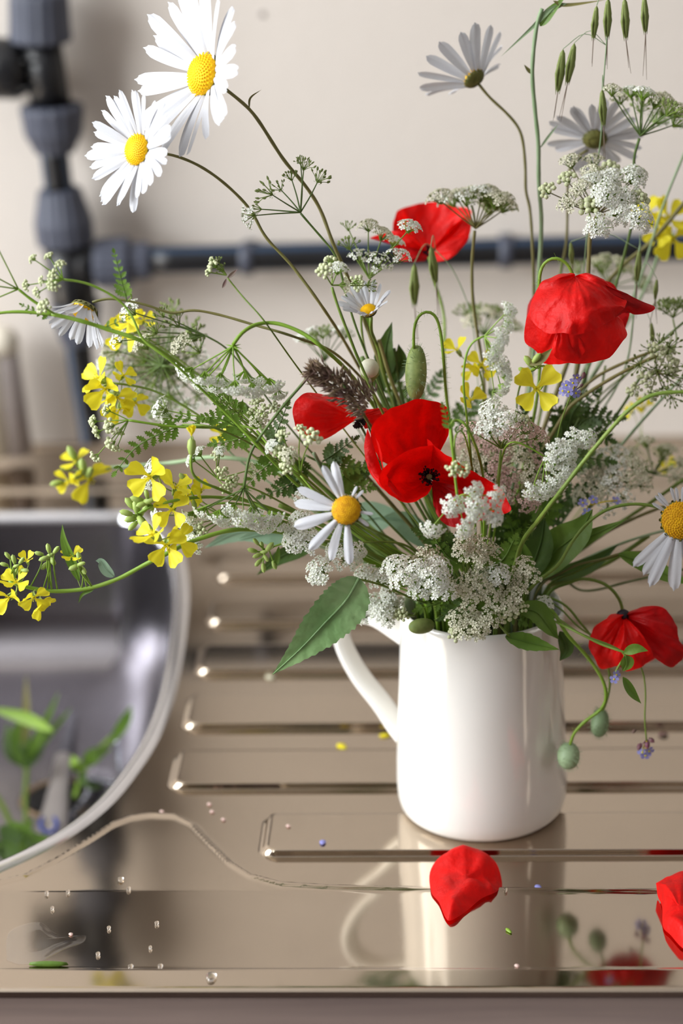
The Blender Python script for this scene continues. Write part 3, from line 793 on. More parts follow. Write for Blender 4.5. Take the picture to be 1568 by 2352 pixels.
def spindle():
    mb = MB()
    lathe(mb, [(0, -.5), (.05, -.4), (.085, -.12), (.075, .15), (.03, .42), (0, .5)], None, 8)
    for sg in (-1, 1): tube(mb, [(sg*.03, 0, -.35), (sg*.1, 0, .05), (sg*.05, 0, .52)], [.03, .035, .004], 5)
    me = mb.mesh('spikelet'); me.materials.append(MATS['oat_green']); return me
SPK = spindle()
def oat(label, Lst, spikes, wst=7, stemmat='stem_grey', tail=True, group='wild oat grass stems in the jug', seed=1, leaves=()):
    """spikes: (x0,y0,x1,y1,off, branch px, py, awn) - spikelet from its top to its hanging tip"""
    random.seed(seed); root = flower_thing('wild_oat', label, 'grass', Lst, group); st, c = stem(root, Lst, wst, stemmat, tail)
    for (xa, ya, xb, yb, o, awn) in spikes:
        a, b = P(xa, ya, o), P(xb, yb, o); l = (b-a).length; M = frame((a+b)/2, b-a) @ Matrix.Diagonal((l*1.15, l*1.15, l, 1)); sp = link('spikelet', SPK, None, root, M)
        mb = MB()
        for k in range(2):
            d = (b-a).normalized(); e = b+d*awn*mpp(b)*random.uniform(.8, 1.1)+RT*random.uniform(-.002, .002); tube(mb, [a.lerp(b, .6), b, e], [.0003, .0003, .0001], 4)
        mb.part('awn', 'oat_awn', sp)
        q = near(c, a); mb = MB(); tube(mb, cr([q, q.lerp(a, .5)+UP*.006, a], 4), .0002, 4); mb.part('branch', 'stem_grey', root)
    for lf in leaves: leaf(root, *lf)
    return root

# ---------------------------------------------------------------- daisies
daisy('largest oxeye daisy, tallest flower in the jug, face turned towards the black pipes', (470, 172, .012), (-.80, .10, .62), 50, 178, 26,
      lambda a: 24, [(503, 194, .020), (540, 222), (585, 265), (650, 365), (700, 425), (735, 480), (765, 560, .014), (800, 640), (860, 800, .02), (950, 1050, .035), (1040, 1250)], 11, 3,
      stemmat='stem_olive', leafs=[([(572, 250, .020), (575, 225), (600, 206)], 5, 'stem_olive')])
daisy('medium oxeye daisy on an arching stem just below the largest daisy', (316, 344, -.01), (-.68, .05, .73), 37, 118, 30,
      lambda a: 22, [(352, 350, .0), (400, 357), (460, 382), (520, 425), (575, 482), (610, 545), (670, 610), (740, 705), (800, 800, .02), (880, 950, .035), (990, 1180, .03), (1050, 1300)], 9, 5, stemmat='stem_olive', squash=.5)
daisy('oxeye daisy seen side on with petals raised, alone against the bare wall', (1088, 180, .09), (-.5, .72, -.42), 25, 112, 15,
      42, [(1098, 192, .09), (1125, 225), (1165, 262), (1196, 305), (1206, 380), (1207, 440), (1216, 475), (1222, 560, .08), (1225, 700), (1210, 900), (1170, 1150, .03)], 9, 9, stemmat='stem_olive', wide=True)
daisy('oxeye daisy seen from behind its green cup, above the big cream umbel', (1366, 318, .10), (.05, .74, -.6), 27, 92, 22,
      14, [(1350, 345, .10), (1322, 362), (1305, 400), (1303, 470), (1300, 560), (1285, 640), (1265, 800, .07), (1230, 1000), (1180, 1200, .03)], 8, 11, stemmat='stem_olive', wide=True)
daisy('drooping wilted oxeye daisy hanging its petals beside the black pipe', (193, 712, -.03), (-.34, -.80, .30), 32, 80, 20,
      56, [(212, 694, -.028), (245, 686), (290, 690), (345, 703), (395, 720), (440, 712), (500, 722), (580, 745, -.03), (680, 775), (780, 820, .0), (880, 940, .025), (1000, 1180, .025), (1050, 1290)], 8, 13, stemmat='stem_olive', wide=True)
daisy('small half-closed oxeye daisy standing between the bud and the top poppy', (846, 714, -.02), (-.22, .62, .66), 19, 62, 20,
      56, [(852, 728, -.015), (852, 760), (868, 800, .0), (885, 870, .02), (920, 960, .04), (980, 1100), (1040, 1270, .01)], 11, 17, stemmat='stem_green', wide=True)
daisy('ragged oxeye daisy with curled drooping petals, low among the white umbels', (795, 1172, -.085), (-.12, .12, .95), 34, 100, 14,
      lambda a: -8 if 200 < a < 340 else (10 if a < 160 else 0), [(805, 1190, -.076), (850, 1215, -.055), (900, 1240, -.01), (980, 1300), (1040, 1350, .0)], 9, 21, discmat='disc_old', wide=True, skip=(1, 12), jitter=1.6, squash=.5, len_fn=lambda a: .35 if (a < 75 or a > 320) else 1.0)
daisy('old oxeye daisy with an ochre disc and petals hanging straight down', (1562, 1195, -.03), (-.2, -.05, .95), 44, 142, 26,
      lambda a: -14 if 190 < a < 350 else 20, [(1545, 1178, -.02), (1500, 1162), (1445, 1158), (1390, 1172), (1345, 1205), (1310, 1250), (1280, 1300, -.03), (1220, 1350)], 10, 23, discmat='disc_old', jitter=1.2, len_fn=lambda a: (0 if (150 < a < 222) else (.32 if 70 < a <= 150 else (1.0 if 222 <= a < 320 else .5))), squash=.4)
# closed daisy bud
r = flower_thing('daisy_bud', 'round pale unopened daisy bud beside the purple grass head', 'flower', None)
stem(r, [(852, 868, -.005), (862, 930), (900, 1020), (980, 1180), (1050, 1310)], 8, 'stem_dark')
poppy_bud(r, (848, 846, -.01), (-.1, .9, .35), 44, 44, False, 'floret_cream')
m_ = MB(); C_ = P(850, 862, -.008); lathe(m_, [(.0012, -.003), (.0042, 0), (.0044, .0035), (.0038, .004)], frame(C_, DIR(-.1, .9, .35)), 14, True); m_.part('bract_cup', 'seed_green', r)

# ---------------------------------------------------------------- poppies
def poppy(label, Lst, wst=9, hairs=True, mat_='stem_bright'):
    r = flower_thing('poppy', label, 'flower', Lst, 'red poppies in the jug')
    if Lst: stem(r, Lst, wst, mat_, hairs=hairs)
    return r
r = poppy('open red poppy in front of the black pipe along the wall', [(985, 590, .09), (995, 640), (1012, 690), (1021, 740), (1020, 820, .07), (1030, 950), (1060, 1150, .02), (1080, 1290)], 8)
patch(r, (985, 583, 0), [(905, 545, .0), (903, 505, .01), (925, 480, .02), (985, 469, .025), (1045, 474, .02), (1078, 492, .01), (1068, 540, .0)], .09, 'poppy_red', -.006, .0013, 1)
patch(r, (985, 583, -.004), [(868, 552, -.004), (850, 548, -.006), (905, 530, -.006), (950, 545, -.012)], .09, 'poppy_red', .004, .0008, 2)
patch(r, (985, 583, -.004), [(905, 530, .0), (900, 560, -.006), (915, 595, -.012), (945, 606, -.014), (975, 604, -.012)], .09, 'poppy_deep', .004, .001, 3)
patch(r, (985, 583, -.004), [(995, 604, -.012), (1030, 600, -.014), (1060, 575, -.010), (1080, 530, -.002), (1070, 500, .004), (1030, 530, -.006)], .09, 'poppy_red', .004, .001, 4)
stamens(r, (985, 580, .085), (0, .3, .9), 15, 4, False)
r = poppy('large crumpled red poppy nodding from a hooked hairy stem over the yellow flowers', [(1318, 640, .005), (1305, 608), (1280, 592), (1255, 598), (1241, 620), (1238, 665), (1240, 760, .03), (1235, 900), (1200, 1080), (1160, 1250, .01)], 10)
patch(r, (1325, 650, .018), [(1212, 800, .03), (1206, 740, .03), (1225, 680, .032), (1300, 640, .035), (1390, 645, .035), (1440, 700, .03), (1432, 770, .03), (1390, 815, .03)], .0, 'poppy_deep', -.006, .001, 11)
patch(r, (1310, 632, .004), [(1420, 722, -.008), (1445, 700, -.002), (1496, 704, .004), (1492, 720, .002), (1465, 724, .0), (1430, 720, -.004), (1400, 735, -.016), (1350, 752, -.022), (1310, 770, -.024)], .0, 'poppy_deep', .010, .001, 12)
patch(r, (1320, 634, .002), [(1308, 630, .004), (1250, 648, -.002), (1226, 678, -.006), (1216, 730, -.014), (1250, 762, -.022), (1310, 772, -.027), (1370, 752, -.024), (1420, 722, -.012), (1432, 690, -.004), (1402, 650, .0), (1350, 630, .004)], .0, 'poppy_red', .011, .0014, 13, 16)
patch(r, (1310, 690, -.006), [(1222, 690, -.003), (1206, 735, -.004), (1208, 790, -.004), (1228, 815, -.006), (1246, 843, -.006), (1285, 836, -.014), (1335, 832, -.016), (1395, 816, -.012), (1436, 770, -.002), (1424, 738, .0), (1400, 720, -.008)], .0, 'poppy_red', .014, .0015, 14, 16)
patch(r, (1290, 700, -.014), [(1275, 765, -.022), (1268, 815, -.022), (1290, 832, -.021), (1330, 828, -.020), (1345, 780, -.022), (1335, 740, -.022)], .0, 'poppy_red', .005, .001, 15)
r = poppy('side-on red poppy beneath the purple grass head', [(825, 972, -.004), (845, 1010), (880, 1080, .0), (950, 1200), (1030, 1320)], 8, mat_='stem_dark')
patch(r, (822, 962, 0), [(775, 913, .006), (735, 906, .0), (700, 908, -.008), (676, 928, -.012), (672, 962, -.014), (690, 1000, -.012), (735, 1016, -.006), (775, 995, .0), (808, 968, .004)], -.01, 'poppy_red', .010, .0011, 21, 14)
patch(r, (822, 962, .006), [(790, 915, .012), (740, 912, .018), (700, 935, .02), (700, 980, .02), (740, 1005, .016)], -.01, 'poppy_deep', -.006, .0011, 22)
patch(r, (822, 962, 0), [(815, 935, .004), (850, 940, .006), (885, 940, .010), (880, 955, .006), (850, 985, .0), (838, 990, -.002)], -.01, 'poppy_red', .003, .001, 23)
stamens(r, (822, 966, -.014), (.4, -.6, .5), 16, 5, False)
r = poppy('biggest red poppy, wide open with dark stamens, in the middle of the bouquet', [(988, 1110, .0), (1000, 1180), (1030, 1260), (1060, 1340)], 9)
patch(r, (985, 1098, .012), [(868, 1060, .004), (850, 1010, .0), (862, 970, .002), (900, 940, .008), (950, 922, .014), (1000, 922, .018), (1028, 945, .018), (1030, 990, .014), (1012, 1030, .008)], -.045, 'poppy_red', -.016, .0010, 31, 16)
patch(r, (985, 1100, .010), [(1000, 1024, -.004), (940, 1035, -.010), (895, 1060, -.014), (872, 1085, -.018), (870, 1110, -.020), (905, 1142, -.022), (940, 1154, -.020), (975, 1142, -.014), (995, 1115, -.004)], -.045, 'poppy_red', -.010, .0008, 32, 14)
patch(r, (880, 1090, -.004), [(842, 985, .0), (836, 1020, -.002), (838, 1060, -.004), (850, 1090, -.006), (872, 1118, -.012), (905, 1144, -.018), (935, 1152, -.016), (900, 1110, -.010), (878, 1075, -.010), (872, 1030, -.004), (862, 1000, .0)], -.045, 'poppy_red', .004, .0008, 33, 10)
patch(r, (990, 1100, .010), [(978, 1008, .004), (1000, 1030, -.006), (1045, 1062, -.010), (1095, 1085, -.008), (1130, 1106, -.004), (1158, 1140, -.006), (1172, 1168, -.008), (1150, 1184, -.010), (1110, 1190, -.012), (1060, 1165, -.010), (1015, 1125, -.004)], -.045, 'poppy_red', -.006, .0010, 34, 14)
patch(r, (990, 1104, .008), [(996, 1120, .0), (994, 1160, -.008), (1010, 1195, -.014), (1045, 1212, -.016), (1085, 1202, -.014), (1112, 1190, -.010), (1080, 1150, -.004), (1040, 1115, .0)], -.045, 'poppy_deep', .004, .0008, 35, 12)
stamens(r, (985, 1098, -.042), (0, .35, .9), 24, 6, True)
r = poppy('red poppy drooping outside the jug below its rim, seen from behind', [(1430, 1412, -.01), (1424, 1380), (1395, 1345), (1350, 1330), (1310, 1338), (1250, 1372, .0)], 10, mat_='stem_green')
patch(r, (1430, 1418, .0), [(1405, 1440, .01), (1370, 1500, .016), (1420, 1535, .02), (1500, 1512, .018), (1545, 1470, .012), (1500, 1410, .008)], -.015, 'poppy_deep', -.006, .001, 41)
patch(r, (1430, 1414, .0), [(1440, 1410, -.002), (1480, 1395, -.004), (1520, 1400, -.004), (1546, 1432, -.006), (1556, 1470, -.008), (1572, 1500, -.006), (1540, 1533, -.008), (1500, 1512, -.012), (1460, 1470, -.012)], -.015, 'poppy_deep', .008, .0012, 42, 14)
patch(r, (1430, 1414, -.002), [(1425, 1408, 0), (1398, 1416, -.004), (1362, 1448, -.008), (1350, 1490, -.008), (1365, 1525, -.008), (1382, 1541, -.008), (1415, 1530, -.014), (1440, 1545, -.014), (1480, 1525, -.016), (1500, 1500, -.016), (1462, 1445, -.010)], -.015, 'poppy_red', .010, .0013, 43, 14)
m_ = MB(); C_ = P(1430, 1415, -.018); lathe(m_, [(.0, -.002), (.002, -.001), (.0035, .0), (.002, .002), (0, .003)], frame(C_, DIR(.1, -.3, .9)), 12); m_.part('receptacle', 'poppy_dark', r)
# buds
r = flower_thing('poppy_bud', 'long green hairy poppy bud hanging from a hooked stem above the biggest poppy', 'flower', None, 'poppy buds')
stem(r, [(950, 800, -.01), (950, 760), (958, 728), (978, 714), (998, 722), (1010, 755), (1018, 820), (1026, 920, .0), (1050, 1100), (1075, 1290)], 9, 'stem_bright', hairs=True)
poppy_bud(r, (955, 856, -.012), (-.03, -1, .05), 128, 50, True, 'seed_green')
r = flower_thing('poppy_bud', 'small round hairy poppy bud at the end of the stem hanging beside the jug', 'flower', None, 'poppy buds')
stem(r, [(1309, 1712, -.03), (1316, 1686), (1345, 1655), (1380, 1630), (1392, 1600), (1383, 1560), (1350, 1510), (1300, 1455), (1255, 1412), (1210, 1390, -.018), (1170, 1385, -.005)], 10, 'stem_bright', hairs=True)
poppy_bud(r, (1305, 1736, -.03), (-.06, -1, .15), 62, 52, True, 'stem_grey')
r = flower_thing('poppy_bud', 'oval hairy poppy bud hanging just behind the small round bud', 'flower', None, 'poppy buds')
stem(r, [(1384, 1632, -.02), (1396, 1600), (1400, 1555), (1385, 1500), (1340, 1440), (1270, 1400, -.01), (1210, 1380, .0)], 7, 'stem_green', hairs=True)
poppy_bud(r, (1377, 1660, -.02), (-.12, -1, .1), 66, 42, True, 'stem_grey')
r = flower_thing('poppy_bud', 'plump green bud lying on the rim of the jug', 'flower', None, 'poppy buds')
stem(r, [(998, 1425, -.042), (1020, 1412), (1050, 1400, -.03)], 7, 'stem_green')
poppy_bud(r, (968, 1438, -.045), (-.95, -.1, .3), 62, 36, False, 'seed_green')

# ---------------------------------------------------------------- umbels
W = 'stem_bright'
umbel_at('loose thin umbel gone to green seed crossing the two daisy stems', (690, 488, .0), [(612, 440, -.01, 36, 'seed'), (640, 430, .01, 22, 'seed'), (700, 378, .0, 28, 'seed'), (735, 408, .01, 30, 'seed'), (668, 405, .01, 22, 'seed'), (572, 498, -.01, 32, 'loose'), (590, 480, .0, 22, 'seed'), (690, 370, .02, 16, 'seed')],
         [(690, 490, .0), (720, 525), (750, 560), (775, 600), (820, 760), (930, 1020), (1040, 1270)], wst=7, stemmat='stem_dark', seed=3)
umbel_at('white and green umbel partly covering the back poppy', (848, 640, .03), [(940, 522, .02, 30, 'open'), (915, 590, .02, 34, 'loose'), (870, 605, .02, 36, 'loose'), (845, 520, .03, 28, 'cream'), (800, 560, .03, 28, 'seed'), (880, 540, .03, 30, 'cream'), (825, 590, .03, 30, 'loose'), (800, 520, .04, 22, 'seed'), (905, 555, .04, 26, 'open')],
         [(848, 645, .03), (830, 700), (835, 790), (870, 900), (950, 1080), (1050, 1280)], wst=7, stemmat='stem_green', seed=4, axis=(0, .8, .4))
umbel_at('pale green budding umbel on a curved stem under the daisy stems', (762, 655, -0.030), [(745, 622, -0.040, 28, 'bud'), (775, 618, -0.030, 28, 'open'), (760, 600, -0.020, 24, 'bud'), (790, 655, -0.030, 24, 'cream'), (820, 650, -0.020, 26, 'bud'), (850, 655, -0.020, 22, 'seed')],
         [(762, 660, -0.030), (778, 710), (805, 780), (825, 830), (880, 950), (990, 1160, -.01), (1060, 1300)], wst=9, stemmat='stem_green', seed=5)
umbel('flat cream umbel on a straight stem next to the back poppy', (1092, 525, .06), (.12, .9, .1), 80, 62, 13, 36, ['cream', 'cream', 'loose'], [(1090, 530, .06), (1084, 600), (1085, 680), (1095, 760), (1110, 860), (1115, 1050, .03), (1110, 1260)], 10, 'stem_olive', 6, squash=.8)
umbel('big cream umbel rising behind the crumpled poppy', (1372, 492, .04), (.02, .55, .65), 92, 68, 20, 34, ['open', 'cream', 'open', 'bud'], [(1370, 498, .04), (1355, 540), (1350, 640), (1335, 800, .04), (1290, 980), (1200, 1200, .02)], 13, 'stem_olive', 7, flat=.5)
umbel('white umbel on a forked stem at the top of the bouquet by the oat grass', (1470, 312, .065), (.35, .85, .0), 92, 62, 13, 32, ['cream', 'cream', 'open', 'seed'], [(1468, 318, .065), (1455, 370), (1462, 450), (1440, 560), (1400, 700, .08), (1330, 900), (1220, 1150, .03)], 9, 'stem_dark', 8)
def arch_bits(root):
    pass
umbel_at('white umbel hanging face down from a green arching stem', (535, 795, -.045),
         [(432, 858, -.045, 34), (470, 868, -.055, 32), (505, 872, -.05, 32), (540, 890, -.055, 34), (580, 895, -.05, 34), (622, 885, -.045, 34), (560, 865, -.03, 30), (600, 872, -.03, 28), (500, 888, -.04, 30), (460, 885, -.035, 26), (640, 905, -.04, 24)],
         [(535, 792, -.045), (548, 772), (575, 750), (610, 741), (650, 746), (700, 768), (742, 800), (800, 855, -.02), (870, 950, .012), (960, 1110, .015), (1050, 1290, -.005)], wst=12, stemmat=W, seed=9, axis=(.05, -.95, .25), rw=3.6, bracts=6)
umbel('broad greenish umbel half hidden behind the crossing green stems', (372, 838, .04), (-.15, .1, -.8), 70, 80, 26, 38, ['cream', 'loose', 'open', 'loose', 'seed'], [(372, 840, .04), (430, 850), (500, 890), (600, 980), (720, 1080), (880, 1230), (1020, 1340)], 8, 'stem_dark', 10, flat=.7)
umbel_at('greenish white umbel just above the yellow mustard by the black pipe', (470, 770, .01), [(300, 712, .0, 34, 'loose'), (350, 760, .0, 30, 'seed'), (400, 740, .01, 34, 'seed'), (440, 770, .02, 36, 'seed'), (330, 790, .01, 34, 'cream'), (450, 800, .02, 36, 'seed'), (270, 780, .0, 26, 'loose'), (415, 790, .0, 30, 'cream'), (370, 720, .01, 24, 'seed')],
         [(470, 770, .01), (520, 800), (580, 870), (680, 1000), (860, 1200), (1010, 1330)], wst=6, stemmat='stem_dark', seed=11, axis=(-.3, .6, .4))
umbel_at('white umbel hanging face down at the end of the long straight dark stem', (560, 1122, -.055),
         [(440, 1185, -.055, 26), (468, 1178, -.06, 28), (500, 1185, -.065, 30), (535, 1172, -.06, 32), (562, 1190, -.07, 34), (595, 1195, -.065, 34), (625, 1188, -.06, 34), (650, 1205, -.055, 26), (520, 1195, -.05, 28), (580, 1175, -.045, 28), (612, 1210, -.05, 28)],
         [(560, 1120, -.055), (566, 1080), (580, 1030), (640, 945), (700, 875), (718, 852, -.05), (745, 845, -.03), (800, 900), (900, 1060, -.01), (1030, 1290)], wst=9, stemmat='stem_dark', seed=12, axis=(.05, -.9, .35), rw=3, bracts=5)
def left_extra(root):
    for e in ((-10, 560), (-10, 636), (-20, 655), (-15, 688)):
        stem(root, [(e[0], e[1], -.055), (42, 664, -.05)], 4, W, False, name='ray')
    stem(root, [(42, 664, -.05), (75, 690), (125, 722, -.05)], 8, W, False, name='side_stem')
    stem(root, [(-30, 722, -.05), (40, 716), (125, 722)], 9, W, False, name='side_stem')
    pinnate(root, [(120, 720, -.05), (80, 715), (50, 700)], 40, 'leaf_green', .3, 5, seed=2)
    pinnate(root, [(238, 752, -.05), (270, 740), (300, 730)], 34, 'leaf_green', .2, 4, seed=3)
umbel_at('long bright green umbel stem reaching furthest out past the black pipe', (125, 722, -.05), [(100, 705, -.055, 26, 'bud')],
         [(118, 721, -.05), (180, 735), (250, 757), (330, 785), (400, 828, -.035), (470, 890, -.015), (560, 985), (680, 1110), (840, 1240, -.02), (1010, 1340)], wst=13, stemmat=W, seed=13, extra=left_extra, kind='bud')
def bud_extra(root):
    pinnate(root, [(292, 692, -.05), (278, 640), (262, 580)], 62, 'leaf_green', .5, 7, seed=5)
    stem(root, [(292, 692, -.05), (302, 680), (285, 655)], 4, W, False, name='side_stem')
umbel_at('umbel of tight round cream buds in front of the pipe tee', (145, 642, -.05), [(75, 594, -.05, 16, 'bud'), (112, 588, -.05, 16, 'bud'), (138, 607, -.05, 19, 'bud'), (60, 655, -.05, 18, 'bud'), (122, 632, -.055, 20, 'bud'), (95, 645, -.055, 15, 'bud'), (122, 655, -.06, 22, 'bud'), (85, 672, -.055, 18, 'bud')],
         [(145, 642, -.05), (190, 648), (240, 668), (285, 700), (310, 740), (330, 782), (400, 835), (520, 950, -.04), (700, 1130), (900, 1280, -.02), (1030, 1345)], wst=8, stemmat=W, seed=14, extra=bud_extra, rw=3)
def pinkb(root):
    leaf(root, [(522, 640, -.03), (535, 628), (545, 618)], 9, 'stem_purple'); leaf(root, [(520, 640, -.03), (514, 655), (510, 662)], 7, 'stem_purple')
umbel_at('small curled green bud umbel with pinkish bracts on a thin stem', (520, 632, -.03), [(490, 608, -.03, 22, 'bud'), (478, 625, -.03, 14, 'bud'), (500, 598, -.028, 14, 'seed'), (508, 618, -.03, 16, 'seed'), (485, 595, -.03, 10, 'bud')],
         [(522, 638, -.03), (560, 685), (605, 735), (680, 840, -.02), (800, 1000), (980, 1230), (1050, 1320)], wst=5, stemmat='stem_green', seed=15, extra=pinkb)
umbel_at('umbel of small white bud balls above the blurred mustard tip', (295, 965, -.05), [(245, 942, -.05, 20, 'bud'), (214, 968, -.05, 20, 'bud'), (222, 992, -.055, 20, 'bud'), (252, 980, -.055, 26, 'bud'), (274, 990, -.05, 16, 'bud'), (255, 1020, -.055, 24, 'bud'), (268, 1030, -.055, 18, 'bud'), (220, 1050, -.055, 20, 'bud')],
         [(295, 965, -.05), (340, 972), (400, 980), (480, 982), (560, 990, -.03), (680, 1080, -.02), (850, 1230, -.02), (1010, 1340)], wst=8, stemmat=W, seed=16, rw=2.6)
umbel_at('white umbel seen edge on, drooping from a thin bent stem over the pale pink umbel', (1112, 772, -.05), [(1168, 712, -.05, 24), (1165, 745, -.05, 24), (1150, 775, -.055, 26), (1140, 800, -.055, 26), (1128, 825, -.055, 26), (1150, 840, -.05, 26), (1162, 865, -.05, 26), (1140, 905, -.05, 26, 'loose'), (1155, 890, -.045, 26)],
         [(1112, 772, -.05), (1088, 782), (1072, 808), (1064, 860), (1066, 910), (1072, 960, -.045), (1085, 1100, -.028), (1095, 1280, -.015)], wst=7, stemmat=W, seed=17, axis=(.7, .2, .6), rw=3)
umbel('pale pink umbel to the side of the biggest poppy', (1130, 1090, .008), (-.05, .25, .95), 68, 74, 22, 34, ['pink', 'pink', 'cream'], [(1130, 1092, .008), (1125, 1150), (1115, 1240), (1110, 1330, -.01)], 8, 'stem_green', 18, flat=.6)
umbel_at('white umbel above the pink one, under the drooping edge-on umbel', (1150, 1030, -.03), [(1130, 945, -.04, 34, 'open'), (1150, 970, -.045, 34, 'loose'), (1120, 985, -.04, 32, 'open'), (1180, 960, -.03, 30, 'loose'), (1210, 985, -.03, 32, 'pink'), (1235, 1000, -.03, 30, 'pink'), (1165, 1000, -.04, 30, 'pink'), (1080, 985, -.035, 26, 'pink'), (1205, 965, -.03, 22, 'bud')],
         [(1150, 1035, -.03), (1140, 1120, -.045), (1120, 1250, -.03), (1110, 1330)], wst=7, seed=19, axis=(0, .7, .7), stemmat='stem_green')
umbel_at('loose bright white umbel between the pink umbel and the forget-me-nots', (1252, 1050, -.045), [(1350, 1008, -.05, 26), (1318, 1010, -.05, 28), (1280, 1035, -.055, 30), (1270, 1060, -.055, 28), (1305, 1040, -.055, 28), (1300, 1080, -.055, 28), (1285, 1105, -.055, 30), (1225, 1125, -.055, 30), (1262, 1118, -.055, 30), (1245, 1132, -.05, 24)],
         [(1252, 1050, -.045), (1210, 1025), (1170, 1015, -.045), (1150, 1060, -.05), (1140, 1180, -.03), (1125, 1310, -.015)], wst=6, seed=20, stemmat=W, axis=(.3, -.2, .9), rw=3)
def front_extra(root):
    pinnate(root, [(1034, 990, -.075), (1026, 960), (1016, 930)], 46, 'leaf_green', .3, 5, seed=7)
    pinnate(root, [(1036, 985, -.075), (1070, 990), (1100, 1000)], 26, 'leaf_green', .3, 5, seed=8)
umbel_at('bright white umbel dangling in front of the biggest poppy', (1050, 1140, -.08), [(1088, 1132, -.085, 30), (1040, 1162, -.085, 30), (1092, 1168, -.088, 34), (1082, 1185, -.085, 26), (1140, 1138, -.085, 26), (1128, 1178, -.085, 28), (1140, 1190, -.085, 22), (992, 1215, -.082, 30), (1068, 1215, -.085, 28)],
         [(1050, 1140, -.08), (1044, 1090), (1040, 1040), (1034, 985, -.075), (1046, 965, -.06), (1075, 985, -.062), (1110, 1100, -.027), (1110, 1300, -.015)], wst=8, seed=21, stemmat=W, axis=(.3, -.35, .85), rw=3, extra=front_extra)
umbel_at('pale green budding side shoots on the stem over the biggest poppy', (1040, 1060, -.08), [(1040, 1078, -.085, 24, 'bud'), (1068, 1082, -.085, 22, 'bud'), (1056, 1072, -.085, 18, 'seed')], [(1040, 1058, -.078), (1046, 1000, -.07), (1070, 1010, -.045), (1105, 1200, -.026), (1108, 1320, -.01)], wst=5, seed=22, stemmat=W)
low = [
 ('dense white umbel resting over the jug mouth above the handle', (968, 1370, -.045), [(838, 1322, -.038, 34), (875, 1330, -.040, 34), (905, 1300, -.05, 36), (925, 1335, -.06, 36), (960, 1310, -.055, 36), (985, 1280, -.045, 36, 'cream'), (1000, 1330, -.06, 38), (1018, 1355, -.06, 34), (965, 1350, -.06, 34), (895, 1362, -.036, 30), (940, 1295, -.04, 30, 'cream'), (1010, 1300, -.05, 32)], 'open'),
 ('white umbel spilling over the top of the jug handle', (950, 1415, -.03), [(820, 1400, -.035, 30), (850, 1388, -.035, 32), (880, 1402, -.04, 34), (905, 1395, -.035, 32), (835, 1415, -.035, 24), (890, 1420, -.04, 26), (920, 1412, -.042, 24, 'bud')], 'open'),
 ('greyish white umbel standing centrally in the jug mouth', (1090, 1400, -.035), [(1070, 1245, -.045, 32, 'cream'), (1105, 1255, -.045, 34, 'cream'), (1088, 1280, -.05, 34, 'cream'), (1120, 1285, -.045, 28, 'cream'), (1060, 1265, -.05, 26, 'cream'), (1130, 1265, -.04, 24, 'cream')], 'cream'),
 ('greyish white umbel low over the middle of the jug rim', (1074, 1420, -.022), [(1050, 1350, -.05, 32, 'cream'), (1085, 1340, -.052, 34, 'cream'), (1075, 1370, -.055, 34, 'cream'), (1110, 1365, -.052, 34, 'cream'), (1140, 1320, -.045, 34, 'open'), (1130, 1345, -.045, 30, 'cream'), (1100, 1315, -.045, 26, 'cream')], 'cream'),
 ('umbel of dull white florets pressed against the front of the jug rim', (1100, 1445, -.03), [(1050, 1420, -.05, 30, 'cream'), (1065, 1445, -.052, 32, 'cream'), (1100, 1435, -.052, 34, 'cream'), (1125, 1422, -.05, 32, 'cream'), (1090, 1455, -.052, 26, 'cream'), (1045, 1455, -.05, 26, 'bud'), (1080, 1418, -.05, 28, 'cream')], 'cream'),
 ('dull white umbel beside the curved bud stem at the jug rim', (1150, 1420, -.025), [(1205, 1300, -.04, 30, 'cream'), (1220, 1325, -.04, 28, 'cream'), (1190, 1330, -.04, 30, 'cream'), (1180, 1360, -.045, 32, 'cream'), (1160, 1385, -.048, 34, 'cream'), (1195, 1395, -.045, 24, 'bud'), (1250, 1385, -.03, 22, 'open'), (1165, 1410, -.045, 28, 'bud')], 'cream'),
 ('white umbel tumbling below the ragged daisy', (800, 1245, -.04), [(676, 1220, -0.050, 28), (675, 1240, -0.055, 34), (705, 1245, -0.055, 34), (700, 1225, -0.040, 30), (735, 1310, -0.055, 38), (725, 1325, -0.055, 22), (790, 1285, -0.050, 32, 'loose'), (815, 1272, -0.042, 30), (770, 1260, -0.040, 30), (690, 1190, -0.040, 28), (720, 1160, -0.030, 34, 'loose'), (700, 1140, -0.025, 28, 'loose')], 'open'),
]
for i, (lb, hub, sp, kd) in enumerate(low):
    umbel_at(lb, hub, sp, [(hub[0], hub[1], hub[2]), ((hub[0]+1100)/2, hub[1]+18, hub[2]*.7)], kind=kd, axis=(-.1, .55, .8), wst=7, seed=30+i, stemmat='stem_green', rw=3.2)
umbel_at('small white umbel under the yellow flowers, over the sink bowl edge', (520, 1190, -.02), [(440, 1228, -.04, 26, 'bud'), (447, 1250, -.045, 26), (432, 1210, -.04, 24), (460, 1215, -.04, 24, 'bud'), (360, 1185, -.03, 20), (350, 1080, -.03, 26), (340, 1105, -.03, 22)],
         [(500, 1180, -.03), (600, 1195), (760, 1250, -.02), (960, 1350, -.01)], wst=6, seed=40, stemmat='stem_green', axis=(-.4, -.3, .8))
umbel_at('small budding umbel among the crossing green stems, under the side-on poppy', (690, 1090, -0.055), [(640, 1035, -0.065, 24, 'bud'), (665, 1045, -0.070, 24, 'cream'), (658, 1072, -0.070, 24, 'bud'), (622, 1025, -0.065, 20, 'open'), (715, 1005, -0.070, 32, 'bud'), (690, 985, -0.065, 18, 'bud'), (648, 1000, -0.065, 22, 'bud')],
         [(690, 1092, -0.055), (760, 1170), (900, 1280, -.02), (1030, 1350)], wst=7, seed=41, stemmat=W)
